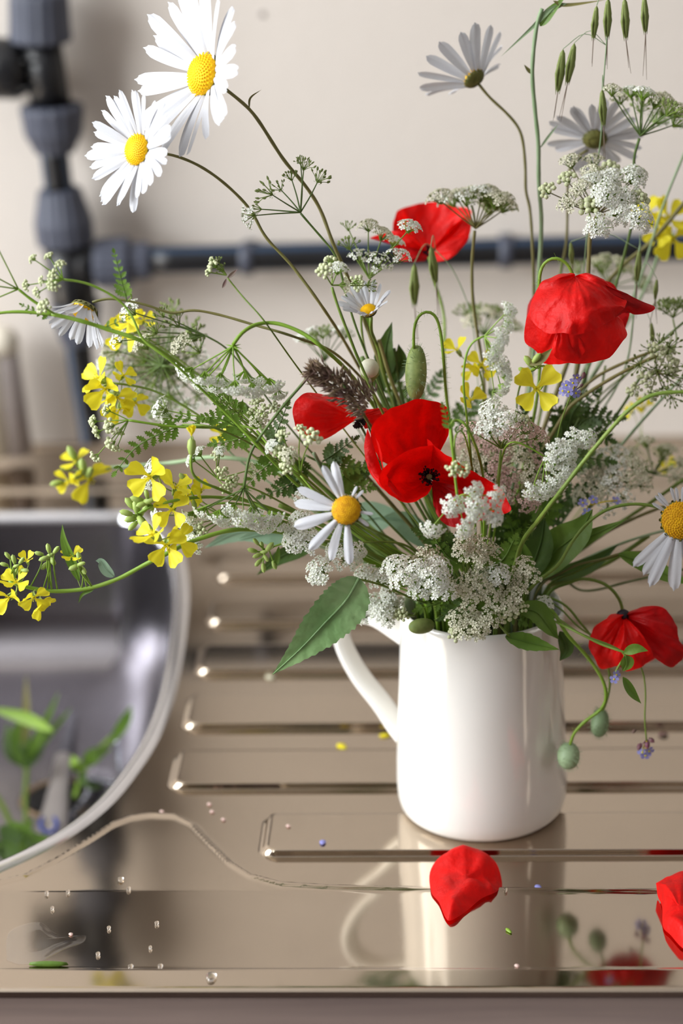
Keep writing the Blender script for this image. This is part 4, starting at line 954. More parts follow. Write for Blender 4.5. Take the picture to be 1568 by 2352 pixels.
umbel_at('green budding umbel tucked below the face-down white umbel', (590, 985, -.03), [(590, 925, -.04, 22, 'bud'), (605, 945, -.045, 22, 'bud'), (630, 935, -.045, 20, 'bud'), (595, 965, -.04, 24, 'cream'), (550, 960, -.035, 22, 'seed'), (535, 940, -.035, 22, 'seed'), (520, 920, -.03, 24, 'seed'), (580, 945, -.03, 18, 'bud'), (370, 940, -.02, 34, 'loose'), (385, 960, -.02, 26, 'open')],
         [(590, 990, -.03), (650, 1060, -.045), (800, 1200, -.03), (1010, 1345)], wst=8, seed=42, stemmat=W)
umbel_at('small green bud cluster beside the crossing mustard stems', (500, 1100, -.03), [(510, 1085, -.04, 22, 'bud'), (535, 1105, -.04, 22, 'bud'), (520, 1120, -.04, 20, 'bud'), (498, 1045, -.035, 20, 'bud'), (505, 1035, -.035, 16, 'open'), (455, 1040, -.03, 22, 'open'), (440, 1055, -.03, 20, 'open'), (575, 1080, -.03, 24, 'cream')],
         [(500, 1100, -.03), (600, 1130), (780, 1230, -.02), (1000, 1345)], wst=6, seed=43, stemmat='stem_green')
umbel('blurred green umbel behind the small half-closed daisy', (745, 830, .06), (-.1, .95, .1), 72, 48, 9, 26, ['seed', 'loose'], [(745, 832, .06), (790, 930), (880, 1080), (1010, 1280)], 5, 'stem_dark', 44, rw=2.6)
umbel('brownish green umbel among the stems behind the crumpled poppy', (1510, 855, .03), (.1, -.2, .9), 55, 75, 14, 28, ['seed', 'bud', 'seed'], [(1520, 800, .04), (1440, 830), (1350, 880), (1270, 980), (1180, 1180, .02)], 10, 'stem_olive', 45, extra=lambda r: umbel_head(r, P(1510, 800, .04), [(P(1490, 800, .03), DIR(-.3, .3, .9), 24*mpp(P(1490, 800)), 'seed'), (P(1535, 810, .03), DIR(.3, .3, .9), 26*mpp(P(1490, 800)), 'bud'), (P(1515, 780, .03), DIR(0, .8, .5), 24*mpp(P(1490, 800)), 'seed')]))
umbel('thin green seeding umbel beyond the tip of the crumpled poppy', (1545, 730, .06), (0, .9, .2), 36, 65, 8, 24, 'seed', [(1545, 732, .06), (1548, 800), (1450, 850, .085), (1330, 960), (1190, 1180, .02)], 5, 'stem_green', 46, rw=2.4)
umbel('dull cream umbel behind the forked stems, beside the forget-me-nots', (1400, 1120, .03), (-.1, .5, .6), 60, 75, 16, 30, ['cream', 'loose'], [(1400, 1125, .03), (1340, 1180), (1240, 1280, .02), (1160, 1360)], 7, 'stem_dark', 47)
umbel('sparse dark green seeding umbel against the steel behind the old daisy', (1500, 1090, .07), (.1, .7, .3), 70, 80, 12, 26, ['seed', 'seed', 'cream'], [(1500, 1095, .07), (1420, 1140), (1300, 1250, .04), (1180, 1360)], 6, 'stem_dark', 48)
umbel('hazy green umbel in the gap under the black pipe beside the cream umbel', (1110, 770, .115), (.1, .8, .1), 60, 70, 9, 26, ['seed', 'cream'], [(1112, 775, .115), (1125, 880), (1130, 1050, .04), (1115, 1280)], 6, 'stem_dark', 49)
umbel('hazy greenish umbel low behind the wild oat stems above the crumpled poppy', (1400, 660, .135), (.2, .7, .1), 60, 75, 10, 26, ['seed', 'cream'], [(1400, 665, .135), (1370, 780), (1300, 940, .06), (1190, 1180)], 7, 'stem_dark', 50)
umbel('greyish umbel deep in the bouquet below the yellow flower', (1190, 1110, .08), (.1, .6, .6), 55, 75, 14, 28, ['cream', 'pink', 'seed'], [(1190, 1115, .08), (1160, 1230, .04), (1130, 1350)], 6, 'stem_dark', 51)

# ---------------------------------------------------------------- mustard
L_ = 'leaf_green'
mustard('mustard sprig with purplish twigs reaching out over the sink bowl', [(20, 1335, -.06), (60, 1348), (120, 1358), (200, 1352), (270, 1330), (330, 1298), (390, 1268), (450, 1240, -.05), (560, 1215), (720, 1240, -.03), (930, 1330, -.01)],
        [((38, 1338, -.065), (-.3, .5, .8), 42), ((22, 1372, -.06), (-.5, -.4, .7), 46, 3), ((78, 1372, -.07), (.2, -.5, .8), 40), ((96, 1388, -.065), (.3, -.7, .6), 36, 3), ((165, 1278, -.06), (.1, .7, .6), 28), ((62, 1288, -.055), (-.2, .7, .6), 24)],
        wst=13, cluster=[(30, 1300, -.06, 30, 9, 22), (110, 1275, -.06, 26, 7, 26), (180, 1295, -.06, 20, 4, 28)],
        leaves=[([(182, 1335, -.06), (165, 1290), (148, 1245), (143, 1205)], 26, L_, .3), ([(262, 1325, -.06), (245, 1310), (232, 1290), (220, 1288)], 26, 'leaf_glaucous', .2), ([(215, 1355, -.06), (190, 1365), (180, 1385)], 8, L_)], seed=3)
mustard('bright yellow mustard flowers in front of the corner of the sink bowl', [(405, 1215, -.06), (425, 1190, -.045), (450, 1172, -.035), (520, 1155, -.03), (650, 1180, -.02), (800, 1250, -.03), (980, 1345, -.01)],
        [((352, 1228, -.082), (-.6, .5, .6), 50), ((382, 1252, -.07), (-.1, -.5, .85), 56), ((408, 1240, -.065), (.6, -.3, .7), 46)], wst=7, seed=4)
mustard('mustard sprig with a tight tip of green buds beside the sink bowl', [(318, 1180, -.06), (350, 1162), (420, 1146), (500, 1142, -.045), (600, 1160, -.025), (740, 1220, -.02), (960, 1340, -.01)],
        [((345, 1095, -.06), (-.5, -.2, .8), 60), ((402, 1120, -.055), (.2, .7, .6), 44), ((395, 1170, -.06), (-.2, -.4, .85), 48), ((430, 1140, -.05), (.5, .2, .8), 36), ((462, 1125, -.05), (.6, .3, .6), 34, 3)],
        wst=10, cluster=[(312, 1182, -.06, 30, 8, 36), (335, 1150, -.058, 22, 5, 32)], buds=[(345, 1215, -.06, .4, -.8, 26), (420, 1098, -.05, -.4, .6, 30), (446, 1160, -.055, .2, -.8, 26)], seed=5)
mustard('out-of-focus mustard tip with green seed pods, nearest the upright pipe foot', [(190, 1082, .05), (230, 1076), (300, 1070), (400, 1062), (500, 1050, .03), (640, 1080), (820, 1210, .01), (1000, 1340)],
        [((175, 1060, .05), (-.3, .7, .5), 40, 3), ((160, 1105, .05), (-.6, -.5, .6), 44, 3), ((208, 1100, .05), (.3, -.6, .7), 54, 3)], wst=12, stemmat='stem_grey', buds=[(165, 1040, .05, -.5, .9, 40), (130, 1110, .05, -.9, -.2, 34), (190, 1070, .045, -.1, .8, 40), (205, 1085, .045, .2, .3, 36), (180, 1090, .045, -.4, -.4, 34), (150, 1075, .05, -.7, .2, 28)], seed=6)
mustard('cluster of yellow mustard flowers beside the bare lower black pipe', [(262, 880, .0), (300, 885), (360, 900), (450, 950), (600, 1060), (800, 1210), (1010, 1340)],
        [((228, 868, -.0), (-.7, .4, .5), 50), ((243, 893, -.005), (-.3, -.4, .8), 54), ((268, 912, -.005), (.1, -.7, .6), 48), ((283, 862, 0), (.5, .5, .6), 34), ((310, 925, -.0), (.4, -.5, .7), 38), ((275, 940, 0), (0, -.8, .5), 36, 3)], wst=7, seed=7, stemmat='stem_green')
mustard('yellow mustard flowers glimpsed behind the greenish umbels', [(305, 760, .03), (360, 790), (480, 880), (700, 1080), (960, 1310)], [((288, 770, .03), (-.5, .0, .8), 50), ((300, 740, .03), (-.2, .7, .6), 40, 3), ((330, 735, .03), (.3, .5, .7), 28)], wst=6, seed=8, stemmat='stem_green')
mustard('single upright yellow mustard bud opening over the white umbel', [(440, 1040, -.064), (438, 1068), (450, 1100), (520, 1130), (700, 1210, -.03), (960, 1340)], [((440, 1002, -.064), (-.1, .95, .2), 24, 4, 65), ], wst=9, buds=[(440, 1025, -.064, 0, 1, 44)], seed=9)
mustard('small yellow mustard flower over the dark green stems under the drooping umbel', [(512, 1020, .022), (540, 1050), (650, 1130), (850, 1260), (1020, 1345)], [((508, 998, .022), (-.1, .4, .9), 30)], wst=6, seed=10, stemmat='stem_grey')
mustard('mustard buds on curved green stalks hanging below the white umbels', [(610, 1262, -.04), (650, 1248), (700, 1235), (800, 1270, -.03), (980, 1360, -.01)], [], wst=6, cluster=[(600, 1268, -.045, 28, 8, 26)], buds=[(605, 1305, -.045, .1, -.9, 24), (630, 1298, -.04, .3, -.8, 24)], seed=11, leaves=[([(640, 1255, -.04), (635, 1290), (622, 1308)], 12, L_)])
mustard('four-petalled yellow mustard flower just under the crumpled poppy', [(1240, 895, -.03), (1255, 870), (1250, 840), (1220, 850, -.02), (1190, 900, .0), (1180, 1050, .05), (1140, 1280, .03)], [((1232, 893, -.045), (-.05, -.1, .98), 58, 4, 8)], wst=6, buds=[(1214, 830, -.03, -.5, .6, 36), (1232, 822, -.035, .5, .6, 30), (1200, 850, -.03, -.7, .3, 26)], seed=12,
        leaves=[([(1215, 838, -.035), (1245, 822), (1268, 800)], 22, 'stem_olive')])
mustard('yellow mustard flowers half hidden behind the edge-on umbel', [(1100, 850, .03), (1110, 900), (1105, 1000), (1105, 1250)], [((1105, 838, .03), (.2, .2, .9), 40), ((1085, 850, .03), (-.5, -.3, .7), 30, 3), ((1050, 805, .03), (-.5, .7, .4), 34, 3), ((1080, 920, .01), (.3, .4, .6), 42, 3), ((1125, 850, .03), (.5, -.2, .7), 28, 3)], wst=6, seed=13, stemmat='stem_green')
mustard('blurred yellow mustard flowers behind the cream umbel by the pipe', [(1520, 540, .12), (1500, 620), (1440, 740), (1350, 880, .09), (1230, 1120, .04)], [((1535, 500, .12), (.2, .5, .7), 52), ((1545, 548, .12), (.1, -.5, .8), 52), ((1490, 490, .12), (-.4, .5, .6), 44), ((1510, 530, .115), (-.2, -.2, .9), 40)], wst=10, seed=14, stemmat='stem_grey')
mustard('wilted yellow mustard flowers far back against the steel', [(1475, 1010, .105), (1440, 1050), (1350, 1150), (1220, 1320, .04)], [((1480, 935, .105), (.3, .5, .6), 26, 3), ((1450, 945, .105), (-.5, .3, .7), 22, 3), ((1530, 1080, .105), (.1, .6, .6), 26, 3), ((1545, 1065, .105), (.6, .2, .6), 20, 3)], wst=5, seed=15, stemmat='stem_green')

# ---------------------------------------------------------------- forget-me-nots
forget('pale blue forget-me-not cluster close under the crumpled poppy', [(1312, 905, -.01), (1300, 935), (1285, 980), (1270, 1050), (1230, 1200, .0), (1170, 1340)], [(1300, 885, -.015, (-.2, .3, .9)), (1315, 880, -.015, (0, .4, .9)), (1325, 868, -.01, (.3, .5, .7)), (1305, 900, -.018, (-.1, .0, .95)), (1322, 903, -.015, (.3, -.1, .9)), (1292, 898, -.01, (-.6, 0, .7))], R=12, buds=[(1340, 862, -.01, .2, .9, 18), (1335, 885, -.01, .5, .5, 12), (1333, 905, -.01, .3, .3, 10)])
forget('blue forget-me-not sprays behind the curved daisy stem', [(1355, 1160, .0), (1330, 1190), (1270, 1270), (1180, 1360)], [(1338, 1155, 0, (0, .5, .8)), (1362, 1148, 0, (.2, .5, .8)), (1348, 1178, -.005, (-.2, .2, .9)), (1415, 1150, .01, (.3, .5, .7))], R=12, seed=4)
forget('tiny blue forget-me-not hanging under the drooping poppy', [(1410, 1552, -.04), (1425, 1520), (1440, 1505), (1400, 1482), (1330, 1455), (1260, 1420, -.03), (1200, 1395, -.015)], [(1410, 1560, -.045, (-.2, -.3, .9)), (1415, 1550, -.042, (.4, 0, .8))], R=11, seed=5, wst=7, buds=[(1432, 1525, -.04, .3, -.5, 22)])
forget('forget-me-not sprig hanging lowest beside the drooping poppy and buds', [(1484, 1700, -.03), (1480, 1650), (1482, 1590), (1475, 1540), (1455, 1505), (1420, 1480, -.03), (1340, 1450), (1250, 1410, -.015), (1190, 1390, 0)], [(1482, 1735, -.03, (0, -.7, .7)), (1490, 1725, -.03, (.3, -.5, .7)), (1475, 1728, -.028, (-.4, -.4, .7))], R=13, seed=6, buds=[(1468, 1715, -.03, -.4, -.8, 20), (1496, 1700, -.03, .6, -.5, 18), (1455, 1680, -.03, -.6, -.6, 14), (1486, 1710, -.03, 0, -.9, 22)])

# ---------------------------------------------------------------- grasses
oat('tall wild oat with green spikelets hanging against the wall', [(1400, -40, .06), (1395, 60), (1385, 200), (1378, 330), (1350, 520), (1330, 700), (1280, 900), (1180, 1200, .02)],
    [(1370, 12, 1362, 92, .06, 60), (1396, -5, 1394, 90, .06, 70), (1434, -5, 1437, 92, .06, 70), (1479, -10, 1482, 78, .06, 110), (1293, 112, 1280, 215, .06, 70), (1319, 98, 1302, 195, .06, 80), (1382, 205, 1386, 292, .05, 90)], 4, seed=2)
oat('pale thick grass stem with a folded leaf, tallest in the bouquet', [(1245, 20, .07), (1232, 60), (1222, 160), (1228, 250), (1236, 330), (1237, 420), (1243, 500), (1240, 590), (1232, 700), (1215, 900), (1160, 1200, .02)], [], 13, seed=3, stemmat='stem_grey',
    leaves=[([(1240, 60, .07), (1262, 30), (1300, -10)], 26, 'leaf_green', .3), ([(1300, 8, .07), (1260, 25), (1225, 60), (1150, 130)], 12, 'stem_grey', .2), ([(1270, 2, .07), (1300, 12), (1390, 0)], 10, 'stem_olive', .2), ([(1222, 170, .07), (1212, 160), (1203, 148)], 9, 'stem_olive'), ([(1240, 340, .07), (1262, 310), (1282, 285)], 6, 'stem_grey')])
oat('wild oat with two thin spikelets dangling below the back poppy', [(1000, 575, .07), (1040, 620), (1080, 720), (1095, 850), (1105, 1050, .03), (1110, 1280)], [(951, 605, 952, 705, .06, 90), (989, 565, 1001, 655, .05, 110)], 3, seed=4)
oat('wild oat with dangling spikelets beside the crumpled poppy tip', [(1470, 560, .06), (1460, 640), (1455, 720), (1430, 860), (1330, 1020), (1190, 1240, .02)], [(1508, 640, 1504, 690, .05, 60), (1495, 740, 1500, 790, .05, 60), (1310, 555, 1314, 610, .06, 60), (1468, 575, 1462, 650, .05, 80)], 6, seed=5)
# purple cocksfoot
random.seed(12)
r = flower_thing('grass_head', 'fluffy purple-brown grass head leaning over the side-on poppy', 'grass', None)
stem(r, [(735, 868, -.05), (790, 905), (835, 950, -.03), (850, 990, .0), (872, 1030, .015), (940, 1160, .015), (1040, 1310)], 6, 'stem_dark')
mb = MB(); ax0 = [P(710, 850, -.055), P(755, 868, -.055), P(800, 900, -.055), P(852, 930, -.055)]; axc = cr(ax0, 10); s_ = mpp(axc[0])
for k in range(620):
    t = random.random(); f = t*(len(axc)-1); j = min(int(f), len(axc)-2); p = Vector(axc[j]); tg = (Vector(axc[j+1])-p).normalized()
    d = Vector((random.gauss(0, 1), random.gauss(0, 1), random.gauss(0, 1))); d = (d-tg*d.dot(tg)).normalized()
    w_ = (20+12*math.sin(t*9)**2+20*t)*s_*random.uniform(.2, 1)
    b_ = p+d*w_-tg*random.uniform(0, 6)*s_; dd = (d*.8-tg*.9+Vector((random.gauss(0, .3), random.gauss(0, .3), random.gauss(0, .3)))).normalized(); l_ = random.uniform(12, 24)*s_
    lathe(mb, [(0, -l_*.5), (l_*.14, -l_*.1), (l_*.1, l_*.25), (0, l_*.7)], frame(b_, dd), 5)
mb.part('spikelets', 'grass_purple', r, kind='stuff')

# ---------------------------------------------------------------- stray stems and foliage
def bare(label, L, w_=8, m='stem_green', hairs=False, group=None, leaves=(), pin=(), name='flower_stem', cat='stem'):
    r = flower_thing(name, label, cat, L, group); stem(r, L, w_, m, hairs=hairs)
    for lf in leaves: leaf(r, *lf)
    for k, pl in enumerate(pin): pinnate(r, *pl, seed=k+int(L[0][0]))
    return r
bare('thick hairy green poppy stem arching out of the picture past the old daisy', [(1600, 900, -.06), (1530, 902), (1490, 910), (1440, 945), (1390, 1000), (1340, 1060), (1290, 1125), (1240, 1190, -.05), (1190, 1270, -.03)], 13, 'stem_green', True)
LB1 = ['grey-green stem slanting above the brown seed umbel and old daisy', 'olive stem running just behind the curved stalk of the old daisy', 'grey-green stem passing directly behind the disc of the old daisy',
       'bright green stem crossing the dull cream umbel towards the old daisy', 'thin olive stem running level behind the hanging petals of the old daisy', 'thin dark stem stretching over the steel above the drooping poppy', 'thick short green stem under the broad smooth leaves']
LB2 = ['thick olive stem slanting up past the big cream umbel to the yellow flowers', 'grey-green stem passing behind the tip of the crumpled poppy', 'olive stem that ends in the brown seeding umbel', 'thin dark stem crossing under the brown seeding umbel',
       'dark straight stem slanting between the crumpled poppy and the hairy arching stem', 'thin green stem climbing behind the hooked stalk of the crumpled poppy', 'thick grey-green stem straight under the crumpled poppy', 'dark stem under the crumpled poppy next to the forget-me-nots', 'thin green stem rising beneath the frilled edge of the crumpled poppy']
LB3 = ['thick dark stem starting under the face-down umbel of the arching stem', 'thickest dark green stem crossing under the side-on poppy', 'green stem beginning behind the face-down umbel near the broad greenish umbel', 'pale grey-green stem just above the ragged daisy',
       'stout green stem joining the ragged daisy from the second face-down umbel', 'olive curved stem between the ragged daisy and the biggest poppy', 'dark stem hidden behind the biggest poppy below the long bud', 'stout dark stem beside the round daisy bud', 'olive stem under the small half-closed daisy']
G1 = 'green stems leaning together behind the old daisy'
for i, (L, w_, m) in enumerate([([(1600, 830, .05), (1480, 960), (1380, 1080), (1270, 1230, .02)], 9, 'stem_grey'), ([(1600, 1140, .03), (1480, 1180), (1360, 1240), (1250, 1310, .01)], 10, 'stem_olive'),
        ([(1600, 1200, .02), (1450, 1240), (1330, 1290), (1230, 1340, .01)], 8, 'stem_grey'), ([(1600, 1080, .04), (1500, 1150), (1380, 1230), (1260, 1310, .02)], 11, 'stem_green'), ([(1600, 1270, -.01), (1450, 1268), (1380, 1285), (1300, 1310), (1230, 1350, .0)], 7, 'stem_olive'),
        ([(1580, 1305, .02), (1450, 1335), (1340, 1358), (1270, 1372, .015)], 7, 'stem_dark'), ([(1490, 1230, .02), (1400, 1290), (1300, 1350), (1230, 1385, .01)], 14, 'stem_green')]):
    bare(LB1[i], L, w_, m, group=G1)
G2 = 'stems crossing behind the crumpled poppy'
for i, (L, w_, m) in enumerate([([(1600, 430, .10), (1500, 550), (1420, 620), (1350, 720, .08), (1260, 950, .05), (1180, 1200, .02)], 13, 'stem_olive'), ([(1580, 330, .10), (1520, 480), (1470, 640), (1400, 800, .07), (1280, 1000), (1180, 1240, .02)], 8, 'stem_grey'),
        ([(1510, 815, .03), (1420, 860), (1340, 910), (1290, 960), (1200, 1150, .02)], 11, 'stem_olive'), ([(1570, 740, .05), (1500, 800), (1400, 900), (1300, 1020), (1200, 1200, .02)], 7, 'stem_dark'), ([(1480, 850, .04), (1410, 960), (1320, 1060), (1200, 1250, .02)], 9, 'stem_dark'),
        ([(1290, 600, .08), (1280, 700), (1260, 860), (1220, 1050, .04), (1150, 1280)], 6, 'stem_green'), ([(1350, 840, .06), (1330, 930), (1270, 1080), (1180, 1280)], 12, 'stem_grey'), ([(1325, 830, .06), (1310, 900), (1250, 1060), (1170, 1280)], 9, 'stem_dark'), ([(1390, 840, .06), (1370, 930), (1300, 1060), (1190, 1280)], 7, 'stem_green')]):
    bare(LB2[i], L, w_, m, group=G2)
G3 = 'thick stems fanning out under the face-down umbels'
for i, (L, w_, m) in enumerate([([(560, 930, .0), (620, 1000), (700, 1110), (860, 1260, .0), (1010, 1350)], 16, 'stem_dark'), ([(600, 980, .01), (680, 1090), (740, 1180), (880, 1290), (1020, 1360)], 18, 'stem_dark'), ([(480, 880, .0), (580, 960), (680, 1060), (830, 1200), (1000, 1340)], 14, 'stem_green'),
        ([(720, 1040, -.01), (760, 1110), (850, 1220), (1000, 1350)], 12, 'stem_grey'), ([(640, 1160, -.03), (720, 1195), (790, 1230), (900, 1300), (1020, 1370)], 14, 'stem_green'), ([(820, 1070, .0), (900, 1160), (970, 1240), (1040, 1340)], 12, 'stem_olive'), ([(900, 900, .02), (930, 1000), (990, 1150), (1060, 1320)], 12, 'stem_dark'),
        ([(830, 820, .02), (880, 920), (960, 1080), (1050, 1310)], 16, 'stem_dark'), ([(870, 780, .02), (900, 880), (960, 1040), (1060, 1310)], 12, 'stem_olive')]):
    bare(LB3[i], L, w_, m, group=G3)
# foliage sprays
bare('dark feathery leaf spray deep in the bouquet behind the blue forget-me-nots', [(1330, 960, .03), (1270, 1080), (1190, 1260, .02)], 7, 'stem_dark', name='leaf_spray', cat='leaves',
     pin=[([(1300, 1010, .03), (1350, 960), (1420, 960)], 110, 'leaf_dark', .3, 8), ([(1290, 1030, .03), (1340, 990), (1400, 1010)], 110, 'leaf_dark', -.2, 8), ([(1280, 1050, .03), (1290, 980), (1270, 920)], 100, 'leaf_dark', .2, 7), ([(1270, 1070, .02), (1330, 1050), (1400, 1060)], 110, 'leaf_dark', .4, 7), ([(1260, 1100, .02), (1220, 1020), (1200, 940)], 100, 'leaf_dark', 0, 7), ([(1300, 1000, .03), (1320, 940), (1370, 900)], 90, 'leaf_dark', .1, 7)])
bare('dark feathery leaf spray around the pink umbel and forget-me-nots', [(1260, 1160, 0.024), (1210, 1240), (1160, 1330, 0.014)], 8, 'stem_dark', name='leaf_spray', cat='leaves',
     pin=[([(1230, 1210, 0.024), (1290, 1150), (1370, 1120)], 120, 'leaf_dark', .3, 8), ([(1220, 1220, 0.014), (1260, 1150), (1270, 1080)], 110, 'leaf_green', .1, 7), ([(1200, 1250, 0.004), (1190, 1180), (1220, 1110)], 110, 'leaf_dark', -.1, 7), ([(1190, 1260, 0.004), (1150, 1200), (1130, 1130)], 100, 'leaf_dark', .2, 7), ([(1210, 1240, 0.004), (1180, 1210), (1165, 1165)], 90, 'leaf_green', .2, 6), ([(1150, 1330, -0.006), (1190, 1270), (1170, 1200)], 110, 'leaf_green', .1, 7)])
bare('green feathery leaf spray below the biggest poppy inside the jug mouth', [(1060, 1240, -.02), (1070, 1310), (1085, 1370, -.01)], 7, 'stem_green', name='leaf_spray', cat='leaves',
     pin=[([(1060, 1270, -.034), (1010, 1240), (960, 1220)], 100, 'leaf_dark', .2, 7), ([(1070, 1300, -.036), (1030, 1280), (1000, 1240)], 90, 'leaf_green', .2, 6), ([(1080, 1330, -.028), (1150, 1290), (1180, 1240)], 110, 'leaf_green', 0, 7), ([(1080, 1350, -.034), (1130, 1330), (1190, 1340)], 90, 'leaf_dark', .1, 6), ([(1080, 1360, -.037), (1020, 1380), (960, 1400)], 90, 'leaf_green', .1, 6), ([(1085, 1370, -.043), (1040, 1400), (1012, 1420)], 70, 'leaf_dark', .1, 6), ([(1090, 1370, -.043), (1150, 1400), (1200, 1430)], 90, 'leaf_green', .2, 6)])
bare('dark feathery leaf under the side-on poppy', [(700, 1045, -.005), (780, 1090), (900, 1210), (1030, 1340)], 7, 'stem_dark', name='leaf_spray', cat='leaves',
     pin=[([(740, 1060, -.01), (770, 1040), (815, 1008)], 80, 'leaf_dark', .2, 7), ([(740, 1065, -.01), (790, 1070), (840, 1075)], 90, 'leaf_green', .2, 6), ([(780, 1090, -.01), (810, 1110), (850, 1120)], 90, 'leaf_green', .3, 6), ([(700, 1050, -.01), (690, 1090), (710, 1130)], 70, 'leaf_dark', .1, 6), ([(800, 1110, -.005), (830, 1080), (870, 1060)], 80, 'leaf_dark', .1, 6)])
bare('feathery green leaf arching over the mustard buds, tip towards the sink bowl', [(420, 975, -.045), (500, 985, -.058), (640, 1060, -.028), (860, 1240, -.02), (1020, 1350)], 6, 'stem_green', name='leaf_spray', cat='leaves',
     pin=[([(425, 975, -.045), (370, 995), (310, 1030), (265, 1085)], 84, 'leaf_green', .5, 9), ([(560, 990, -.04), (500, 960), (465, 960)], 80, 'leaf_green', .3, 6), ([(470, 980, -.045), (420, 955), (405, 965)], 50, 'leaf_green', .3, 5)])
bare('pointed serrated leaves standing beside the round daisy bud', [(905, 800, .03), (920, 900), (970, 1080), (1060, 1300)], 10, 'stem_dark', name='leaf_spray', cat='leaves',
     leaves=[([(895, 860, .03), (885, 810), (900, 740)], 50, 'leaf_dark', .4, 7), ([(905, 880, .03), (920, 830), (915, 790)], 36, 'leaf_dark', .2), ([(880, 900, .03), (865, 850), (870, 820)], 40, 'leaf_dark', .3), ([(850, 760, .04), (830, 690), (820, 680)], 16, 'leaf_green')])
bare('bright green feathery leaves among the crossing stems under the first face-down umbel', [(540, 950, -.02), (620, 1030), (780, 1190), (1000, 1350)], 8, 'stem_green', name='leaf_spray', cat='leaves',
     pin=[([(560, 970, -.02), (520, 930), (490, 900)], 90, 'leaf_green', .3, 6), ([(580, 990, -.02), (540, 1010), (490, 1020)], 90, 'leaf_green', .2, 6), ([(620, 1030, -.02), (640, 980), (660, 930)], 80, 'leaf_dark', .3, 6), ([(640, 1050, -.02), (600, 1080), (560, 1120)], 80, 'leaf_green', .3, 6), ([(690, 1100, -.02), (650, 1120), (600, 1140)], 80, 'leaf_dark', .2, 6)])
bare('dark leafy tuft behind the long poppy bud', [(930, 900, .065), (970, 1060), (1060, 1290)], 8, 'stem_dark', name='leaf_spray', cat='leaves',
     pin=[([(930, 930, .065), (900, 880), (890, 820)], 80, 'leaf_dark', .3, 6), ([(940, 950, .065), (990, 900), (1010, 860)], 80, 'leaf_dark', .2, 6), ([(950, 960, .065), (920, 930), (880, 930)], 80, 'leaf_green', .2, 6), ([(1050, 990, .065), (1080, 930), (1130, 900)], 90, 'leaf_dark', .2, 6)])
sl = bare('large serrated pale green leaf hanging in front of the jug handle', [(822, 1330, -.06), (880, 1345, -.05), (960, 1380, -.04), (1040, 1400, -.03)], 7, 'stem_green', name='leaf_spray', cat='leaves')
leaf(sl, [(824, 1328, -.06), (795, 1378, -.066), (745, 1432, -.07), (690, 1490, -.07), (626, 1549, -.066)], 112, 'leaf_serrate', .25, 18, .16, n=14, wave=.03, shape=.9, veins=9)
bare('broad smooth leaves spreading towards the old daisy', [(1290, 1250, -.005), (1230, 1310), (1170, 1370)], 9, 'stem_green', name='leaf_spray', cat='leaves',
     leaves=[([(1215, 1330, -.01), (1270, 1270), (1330, 1220), (1360, 1170)], 90, 'leaf_green', .3, 0, .2), ([(1240, 1300, -.01), (1320, 1250), (1440, 1192)], 44, 'leaf_green', .4, 0, .2), ([(1210, 1330, -.01), (1240, 1250), (1250, 1190)], 70, 'leaf_dark', .2), ([(1190, 1350, -.02), (1200, 1290), (1190, 1230)], 60, 'leaf_green', .2), ([(1250, 1330, .01), (1350, 1300), (1420, 1250)], 40, 'leaf_dark', .2)])
bare('long narrow leaf pointing under the old ochre daisy', [(1420, 1275, -.01), (1330, 1310), (1230, 1370)], 7, 'stem_green', name='leaf_spray', cat='leaves',
     leaves=[([(1420, 1272, -.015), (1480, 1295), (1540, 1325), (1590, 1340)], 44, 'leaf_green', .3)])
bare('small pale leaf folded over the jug rim below the curved bud stem', [(1170, 1462, -.048), (1150, 1440), (1130, 1415, -.03)], 7, 'stem_green', name='leaf_spray', cat='leaves',
     leaves=[([(1160, 1462, -.048), (1200, 1472), (1240, 1482), (1284, 1492)], 40, 'leaf_green', .2, 6, .2, 'leaf', 8, .1), ([(1190, 1400, -.04), (1230, 1405), (1260, 1440), (1282, 1468)], 52, 'leaf_green', .3, 5), ([(1285, 1450, -.03), (1300, 1490), (1285, 1518)], 36, 'leaf_dark', .2)])
bare('glaucous leaves drooping behind the low white umbels', [(600, 1225, .01), (720, 1250), (900, 1320), (1020, 1370)], 9, 'stem_grey', name='leaf_spray', cat='leaves',
     leaves=[([(600, 1220, .01), (540, 1225), (470, 1258)], 44, 'leaf_glaucous', .5, 6), ([(680, 1235, .0), (620, 1225), (545, 1240)], 56, 'leaf_glaucous', .3, 6), ([(720, 1255, .0), (650, 1275), (590, 1320)], 40, 'leaf_dark', .3), ([(800, 1200, .03), (860, 1190), (930, 1180)], 80, 'leaf_glaucous', .2), ([(1000, 1260, .02), (930, 1200), (870, 1190)], 60, 'leaf_glaucous', .3)])
bare('narrow leaves by the drooping poppy and the hanging buds', [(1440, 1500, -.052), (1380, 1480), (1300, 1440), (1220, 1400, -.02)], 7, 'stem_green', name='leaf_spray', cat='leaves',
     leaves=[([(1432, 1500, -.056), (1460, 1490), (1488, 1495)], 24, 'leaf_green', .2), ([(1436, 1505, -.056), (1438, 1525), (1430, 1542)], 34, 'leaf_green', .2), ([(1430, 1555, -.056), (1450, 1590), (1472, 1616)], 22, 'leaf_green', .2)])

